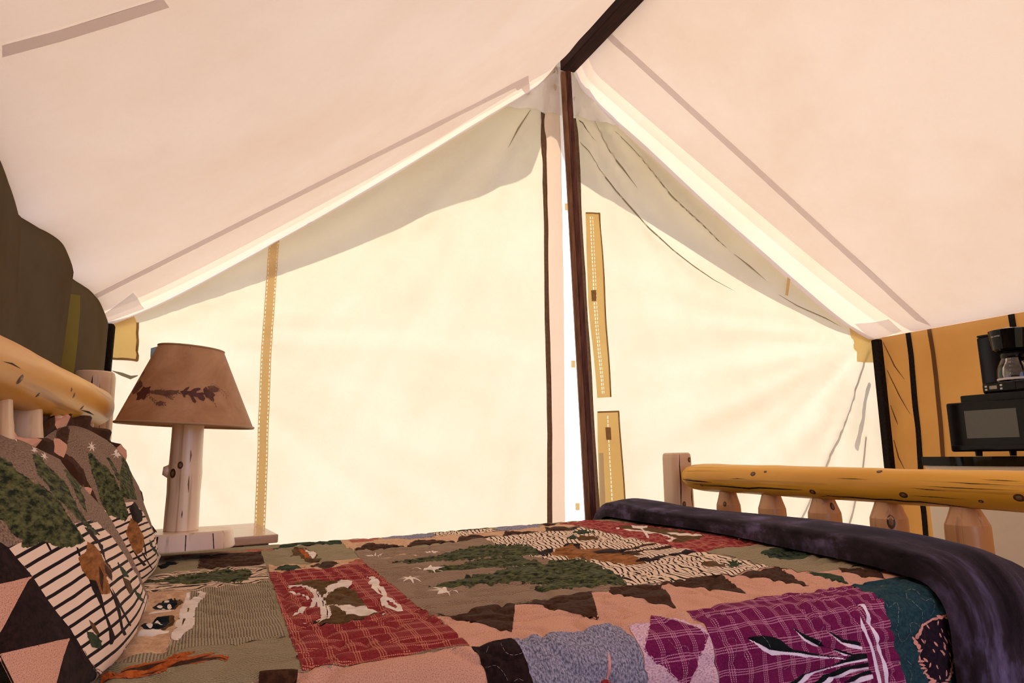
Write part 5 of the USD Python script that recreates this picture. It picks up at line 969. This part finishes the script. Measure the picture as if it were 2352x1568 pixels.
# ------------------------------------------------------------------ pillows in quilted shams, leaning on the headboard
PSTR = stripes('pillow_stripes', 'y', 0.0150, (0.84, 0.65, 0.52), (0.016, 0.010, 0.012), 0.27, 0.05)
PSKY = cloth('pillow_sky', (0.12, 0.078, 0.060), (0.33, 0.225, 0.165), 300, 0.38, 0.6)
class Pillow:
    """a stuffed sham standing on the bed; F = its far bottom corner, rot = turn towards the camera, lean = how far the top lies back"""
    def __init__(self, F, W, H, lean, puff_, rot, seed):
        self.W, self.H = W, H; c, s = math.cos(rot), math.sin(rot)
        self.e1 = np.array([s, c, 0.0]); nh = np.array([c, -s, 0.0]); self.e2 = np.array([0, 0, math.cos(lean)])-nh*math.sin(lean)
        self.n = np.cross(self.e1, self.e2); self.o = np.asarray(F, float)-self.e1*W; self.p, self.seed = puff_, seed
    def fn(self, a, b, sg=1.0):
        a, b = np.asarray(a, float), np.asarray(b, float); s, t = np.clip(a/self.W, 0, 1), np.clip(b/self.H, 0, 1)
        h = (np.clip(np.sin(np.pi*s**1.08), 0, 1)**0.75)*(np.clip(np.sin(np.pi*t**0.85), 0, 1)**0.65)*self.p*(1 if sg > 0 else .5)
        edge = np.clip(np.minimum(np.minimum(s, 1-s)*7, np.minimum(t, 1-t)*6), 0, 1)
        h = h+(0.022*(meshkit.fbm(np.stack([a*8+self.seed, b*7, 0*a], -1), 3, self.seed)-.5)+0.005*np.sin(a*45+b*14)*np.exp(-((t-1)/0.25)**2))*edge
        pin = 0.030*(np.sin(np.pi*s)-1)*(t-0.5)*2*np.abs(t-.5)*2+0.020*np.sin(np.pi*s)*t     # corners pull in, the top edge arches
        inb = 0.030*(0.5-s)*2*np.sin(np.pi*t)*np.abs(s-.5)*2
        return self.o+np.outer(a+inb, self.e1)+np.outer(b+pin, self.e2)+(h*sg)[:, None]*self.n
def pillow(label, **k):
    P_ = Pillow(**k); t = thing('pillow', label, 'pillow', P_.o+P_.e1*P_.W/2, group='patchwork pillows against the headboard')
    A_, B_ = np.meshgrid(np.linspace(0, P_.W, 40), np.linspace(0, P_.H, 30), indexing='ij'); f = grid_faces(40, 30)
    obj('back', (P_.fn(A_.ravel(), B_.ravel(), -1.0), f[:, ::-1]), Q['dark'], t, smooth=True)
    q = Quilted(P_.fn, P_.fn, np.linspace(0, P_.W, 70), np.linspace(0, P_.H, 50)); q.add('sham', PSKY, [(0, 0), (P_.W, 0), (P_.W, P_.H), (0, P_.H)], uv=True, step=0.012)
    for i in range(2):                                       # welted edge
        pass
    ed = np.array([(a, 0) for a in np.linspace(0, P_.W, 20)]+[(P_.W, b) for b in np.linspace(0, P_.H, 14)]+[(a, P_.H) for a in np.linspace(P_.W, 0, 20)]+[(0, b) for b in np.linspace(P_.H, 0, 14)])
    return P_, q, t, ed
def k1(*p): return [(x/7.84, 960+y/7.84) for x, y in p]
def k2(*p): return [(150+x/3.92, 940+y/3.92) for x, y in p]
def k3(*p): return [(x/3.75, 1150+y/3.75) for x, y in p]
# the far pillow
P2, q_, t2, ed2 = pillow('patchwork pillow with fir trees, farther one, beside the lamp', F=(-0.070, 2.105, 0.700), W=0.58, H=0.375, lean=0.42, puff_=0.050, rot=0.13, seed=4)
B = q_.add
B('sham_border', Q['brown'], k2((-60, 80), (0, 100), (35, 180), (20, 300), (0, 400), (60, 430), (160, 540), (190, 640), (250, 740), (300, 860), (340, 960), (400, 1120), (380, 1110), (300, 1060), (240, 960), (210, 800), (160, 690), (40, 540), (-120, 400)), label='dark brown border strip')
B('sham_border', Q['pink'], k1((965, 365), (1060, 375), (1200, 480), (1195, 580), (1130, 725), (1000, 640), (900, 560), (940, 500))); B('sham_border', Q['pink'], k2((165, 700), (200, 700), (240, 715), (215, 790), (195, 760)))
B('striped_panel', PSTR, k2((325, 915), (360, 900), (520, 840), (610, 835), (700, 930), (780, 1090), (860, 1260), (870, 1360), (840, 1460), (690, 1600), (560, 1480), (440, 1220), (395, 1105), (350, 980)), label='cream panel with dark lines')
B('fir_tree', G, k2((195, 385), (240, 400), (300, 470), (380, 530), (440, 620), (490, 720), (540, 840), (570, 960), (530, 1010), (470, 990), (430, 960), (380, 960), (340, 880), (300, 780), (280, 680), (240, 590)), jag=2.2, step=0.007)
B('fir_tree', G, k2((545, 380), (570, 440), (590, 520), (600, 640), (620, 720), (640, 820), (580, 810), (500, 790), (490, 700), (480, 600), (500, 520), (510, 440)), jag=2.2, step=0.007); B('fir_tree', G, k2((365, 430), (400, 440), (470, 560), (500, 640), (470, 640), (420, 540)), jag=1.8, step=0.007)
B('moose_head', Q['dark'], k2((570, 890), (620, 830), (690, 940), (690, 1000), (650, 1030), (640, 1080), (600, 990)), jag=1.8, step=0.007)
B('moose_body', Q['moose'], k2((540, 1110), (585, 980), (640, 1020), (700, 1140), (705, 1190), (690, 1280), (640, 1310), (600, 1260)), jag=1.0, step=0.007)
for L_ in ([(590, 1250), (640, 1310), (700, 1370), (725, 1400), (700, 1412), (650, 1350)], [(680, 1290), (700, 1290), (735, 1360), (775, 1420), (785, 1452), (752, 1410)], [(700, 1180), (720, 1240), (730, 1330), (712, 1300)]): B('moose_leg', Q['dark'], k2(*L_), step=0.006)
B('grass_tuft', Q['fir'], k2((750, 1160), (780, 1220), (830, 1290), (840, 1330), (790, 1270), (760, 1230)), jag=1.5, step=0.006); B('grass_tuft', NV, k2((575, 1500), (640, 1440), (670, 1480), (660, 1510), (600, 1520)), step=0.007)
for c_ in ((235, 338, 50, 50), (425, 305, 45, 45), (452, 408, 50, 40)): B('star', Q['cream'], k2(*star(*c_)), step=0.005)
q_.build(t2)
# the near pillow
P1, q_, t1, ed1 = pillow('patchwork pillow with a moose on cream lines, nearest the camera', F=(-0.058, 1.515, 0.700), W=0.66, H=0.370, lean=0.58, puff_=0.062, rot=0.10, seed=9)
B = q_.add
stripe1 = k3((-10, 385), (70, 400), (180, 360), (480, 310), (640, 200), (760, 170), (830, 180), (960, 310), (1090, 500), (1220, 740), (1320, 940), (1290, 1040), (1120, 1240), (920, 1440), (860, 1540), (740, 1340), (605, 1110), (490, 970), (400, 850), (270, 650), (100, 450))
B('striped_panel', PSTR, stripe1, label='cream panel with dark lines')
B('sham_border', Q['dark'], k3((-300, 360), (0, 360), (70, 410), (100, 450), (270, 650), (400, 850), (490, 970), (605, 1110), (740, 1340), (860, 1520), (880, 1700), (-300, 1700)), label='blackish brown border')
B('sham_border', Q['pink'], k3((-100, 740), (0, 720), (275, 652), (230, 700), (0, 1130), (-100, 1250))); B('sham_border', Q['pink'], k3((-100, 1340), (0, 1320), (600, 1180), (540, 1340), (470, 1600), (-100, 1700)))
B('fir_tree', G, [(-20, 1045), (20, 1060), (40, 1085), (70, 1105), (100, 1120), (130, 1145), (160, 1190), (190, 1235), (195, 1242), (165, 1258), (130, 1257), (100, 1245), (60, 1258), (45, 1255), (50, 1240), (25, 1225), (10, 1200), (-20, 1185)], jag=3.5, step=0.008, label='wide dark green fir')
B('fir_tree', G, [(72, 1045), (85, 1042), (100, 1060), (112, 1075), (130, 1090), (150, 1110), (165, 1140), (180, 1170), (200, 1200), (225, 1225), (232, 1230), (215, 1228), (190, 1205), (165, 1180), (145, 1160), (125, 1145), (105, 1110), (85, 1090)], jag=2.5, step=0.008)
B('fir_tree', G, [(138, 1068), (160, 1085), (175, 1105), (190, 1140), (200, 1180), (185, 1160), (165, 1120)], jag=2, step=0.008); B('fir_tree', G, [(-20, 1050), (5, 1052), (25, 1075), (60, 1100), (90, 1130), (60, 1125), (20, 1095), (-20, 1080)], jag=2, step=0.008)
B('trunk', Q['dark'], k3((385, 360), (405, 360), (440, 430), (425, 435)), step=0.006); B('trunk', Q['dark'], k3((650, 400), (668, 410), (690, 480), (672, 478)), step=0.006)
B('moose_head', Q['dark'], k3((720, 230), (760, 240), (820, 310), (880, 390), (900, 500), (940, 560), (970, 610), (930, 600), (880, 470), (840, 380), (770, 300)), jag=1.6, step=0.007)
B('moose_body', Q['moose'], k3((668, 490), (735, 440), (745, 355), (800, 380), (850, 440), (890, 520), (960, 600), (960, 690), (900, 640), (940, 740), (940, 800), (870, 810), (820, 760), (760, 680), (700, 600)), jag=1.2, step=0.007, label='orange brown moose body')
B('moose_hair', Q['brown'], k3((845, 560), (885, 640), (875, 790), (850, 700)), step=0.006); B('moose_hair', Q['brown'], k3((890, 540), (955, 610), (955, 690), (900, 620)), step=0.006)
for L_ in ([(760, 680), (820, 690), (870, 830), (900, 960), (950, 1080), (985, 1180), (960, 1235), (938, 1240), (930, 1100), (880, 950), (830, 840), (790, 770)], [(930, 740), (980, 820), (1030, 950), (1050, 1080), (1082, 1150), (1060, 1162), (1040, 1130), (1010, 980), (975, 860)], [(955, 750), (1010, 850), (1060, 950), (1122, 1072), (1112, 1082), (1050, 965), (1000, 880)]): B('moose_leg', Q['dark'], k3(*L_), step=0.006)
B('log', Q['olive'], k3((1045, 655), (1110, 690), (1142, 780), (1110, 805), (1078, 750)), step=0.006); B('grass_tuft', Q['fir'], k3((1000, 520), (1080, 610), (1105, 660), (1055, 655)), jag=1.5, step=0.006); B('grass_tuft', Q['fir'], k3((1140, 750), (1200, 810), (1240, 880), (1180, 840)), jag=1.5, step=0.006)
B('log', Q['olive'], k3((758, 1025), (800, 1060), (848, 1140), (830, 1162), (788, 1110)), step=0.006); B('grass_tuft', Q['fir'], k3((735, 1130), (790, 1130), (870, 1210), (860, 1275), (780, 1260)), jag=2, step=0.006)
for c_ in ((270, 300, 95, 150), (610, 585, 70, 110), (790, 700, 80, 90)): B('star', Q['cream'], k1(*star(*c_)), step=0.005)
q_.build(t1)
# flat flange sewn round each sham, brown with pink corners
def flange(P_, t, pinks):
    W, H = P_.W, P_.H; path = [(0, b) for b in np.linspace(0.25*H, H, 12)]+[(a, H) for a in np.linspace(0, W, 34)[1:]]+[(W, b) for b in np.linspace(H, 0.25*H, 16)[1:]]
    path = np.array(path); base = P_.fn(path[:, 0], path[:, 1]); mid = P_.o+P_.e1*W/2+P_.e2*H/2; out = base-mid; out -= np.outer(out@P_.n, P_.n); out /= np.linalg.norm(out, axis=1, keepdims=True)
    k = np.arange(len(path)); tip = base+out*0.032+np.outer(0.012*np.sin(k*0.9+P_.seed)+0.004, P_.n); mid_ = base+out*0.017+np.outer(0.008*np.sin(k*0.9+1+P_.seed)+0.006, P_.n)
    cuts = [0]+[c for p in pinks for c in p]+[len(path)-1]; n = 0
    for a, b in zip(cuts[:-1], cuts[1:]):
        if b > a:
            r = np.stack([base[a:b+1]-P_.n*0.002, mid_[a:b+1], tip[a:b+1]], 1).reshape(-1, 3); r2 = r-P_.n*0.004
            f1 = grid_faces(b-a+1, 3); obj('flange', ([(r, f1), (r2, f1[:, ::-1])]), Q['pink'] if n % 2 else Q['brown'], t, smooth=False)
        n += 1
flange(P1, t1, [(32, 39), (50, 53)]); flange(P2, t2, [(2, 6), (20, 24), (44, 48)])
# ------------------------------------------------------------------ velvet throw over the foot of the bed
BL = thing('throw_blanket', 'dark plum velvet throw folded over the foot of the bed', 'blanket', (1.78, 1.75, 0.70))
def velvet():
    n = {'tc': ('texture_coordinate', {}), 'm1': ('mapping', {'scale': (3.0, 2.0, 1)}), 'm2': ('mapping', {'scale': (7, 2.4, 1)}), 'n1': ('noise_texture', {'scale': 1.0, 'detail': 5.0, 'roughness': 0.6, 'distortion': 0.8}), 'n2': ('noise_texture', {'scale': 2.0, 'detail': 5.0, 'roughness': 0.65}),
         'mx': ('math', {'math_type': 'multiply'}), 'r': ('rgb_ramp', {'ramp': [(0.16, (0.008, 0.005, 0.007)), (0.26, (0.034, 0.024, 0.034)), (0.40, (0.17, 0.14, 0.28))]}), 'fz': ('noise_texture', {'scale': 500.0, 'detail': 2.0}), 'b': ('bump', {'strength': 0.8, 'distance': 0.0012}),  # palest ramp tone paints blue highlights into the velvet
         'p': ('principled_bsdf', {'roughness': 0.95, 'specular_ior_level': 0.05, 'sheen_weight': 0.16, 'sheen_roughness': 0.35, 'sheen_tint': (0.75, 0.7, 0.95)})}
    l = [('tc.UV', 'm1.vector'), ('tc.UV', 'm2.vector'), ('m1.vector', 'n1.vector'), ('m2.vector', 'n2.vector'), ('n1.fac', 'mx.value1'), ('n2.fac', 'mx.value2'), ('mx.value', 'r.fac'), ('r.color', 'p.base_color'), ('tc.UV', 'fz.vector'), ('fz.fac', 'b.height'), ('b.normal', 'p.normal')]
    return mat('plum_velvet_with_highlights', n, l, 'p.BSDF')
def bl_fn(s, v):
    """s = distance across the throw from its folded edge"""
    s, v = np.asarray(s, float), np.asarray(v, float); e = np.interp(v, [-0.5, -0.25, -0.1, 0.0, 0.3, 0.6, 1.0, 1.45, 1.7], [1.47, 1.45, 1.45, 1.475, 1.54, 1.585, 1.605, 1.57, 1.55])
    wob = 0.008*np.sin(v*9+1)+0.012*(meshkit.fbm(np.stack([v*4, 0*v, 0*v], -1), 2, 3)-.5)
    u = e+wob+np.clip(s-0.035, 0, None)-0.004*np.cos(np.clip(s/0.035, 0, 1)*np.pi)
    th = 0.050+0.006*np.sin(v*5)
    h = 0.004+th*np.clip(s/0.045, 0, 1)**0.5*1.0+0.016*np.exp(-((s-0.16)/0.09)**2)-0.05*np.clip((s-0.22)/0.2, 0, 1)**1.5
    h = h+0.010*(meshkit.fbm(np.stack([u*5, v*3+7, 0*u], -1), 3, 12)-.5)*np.clip(s/0.05, 0, 1)
    P = q_flat(u, v); k = 2e-3; n = np.cross(q_flat(u+k, v)-P, q_flat(u, v+k)-P); n /= np.linalg.norm(n, axis=1, keepdims=True)
    return P+n*(h+0.012)[:, None]
S_ = np.concatenate([[0.0, 0.001, 0.003, 0.007, 0.012, 0.018, 0.026, 0.035, 0.045], np.linspace(0.06, 0.36, 34)]); V_ = np.linspace(-0.55, QW+0.50, 150); SS2, VV2 = np.meshgrid(S_, V_, indexing='ij')
obj('velvet_cloth', (bl_fn(SS2.ravel(), VV2.ravel()), grid_faces(len(S_), 150)), velvet(), BL, smooth=True, uv=np.stack([SS2.ravel(), VV2.ravel()], 1))
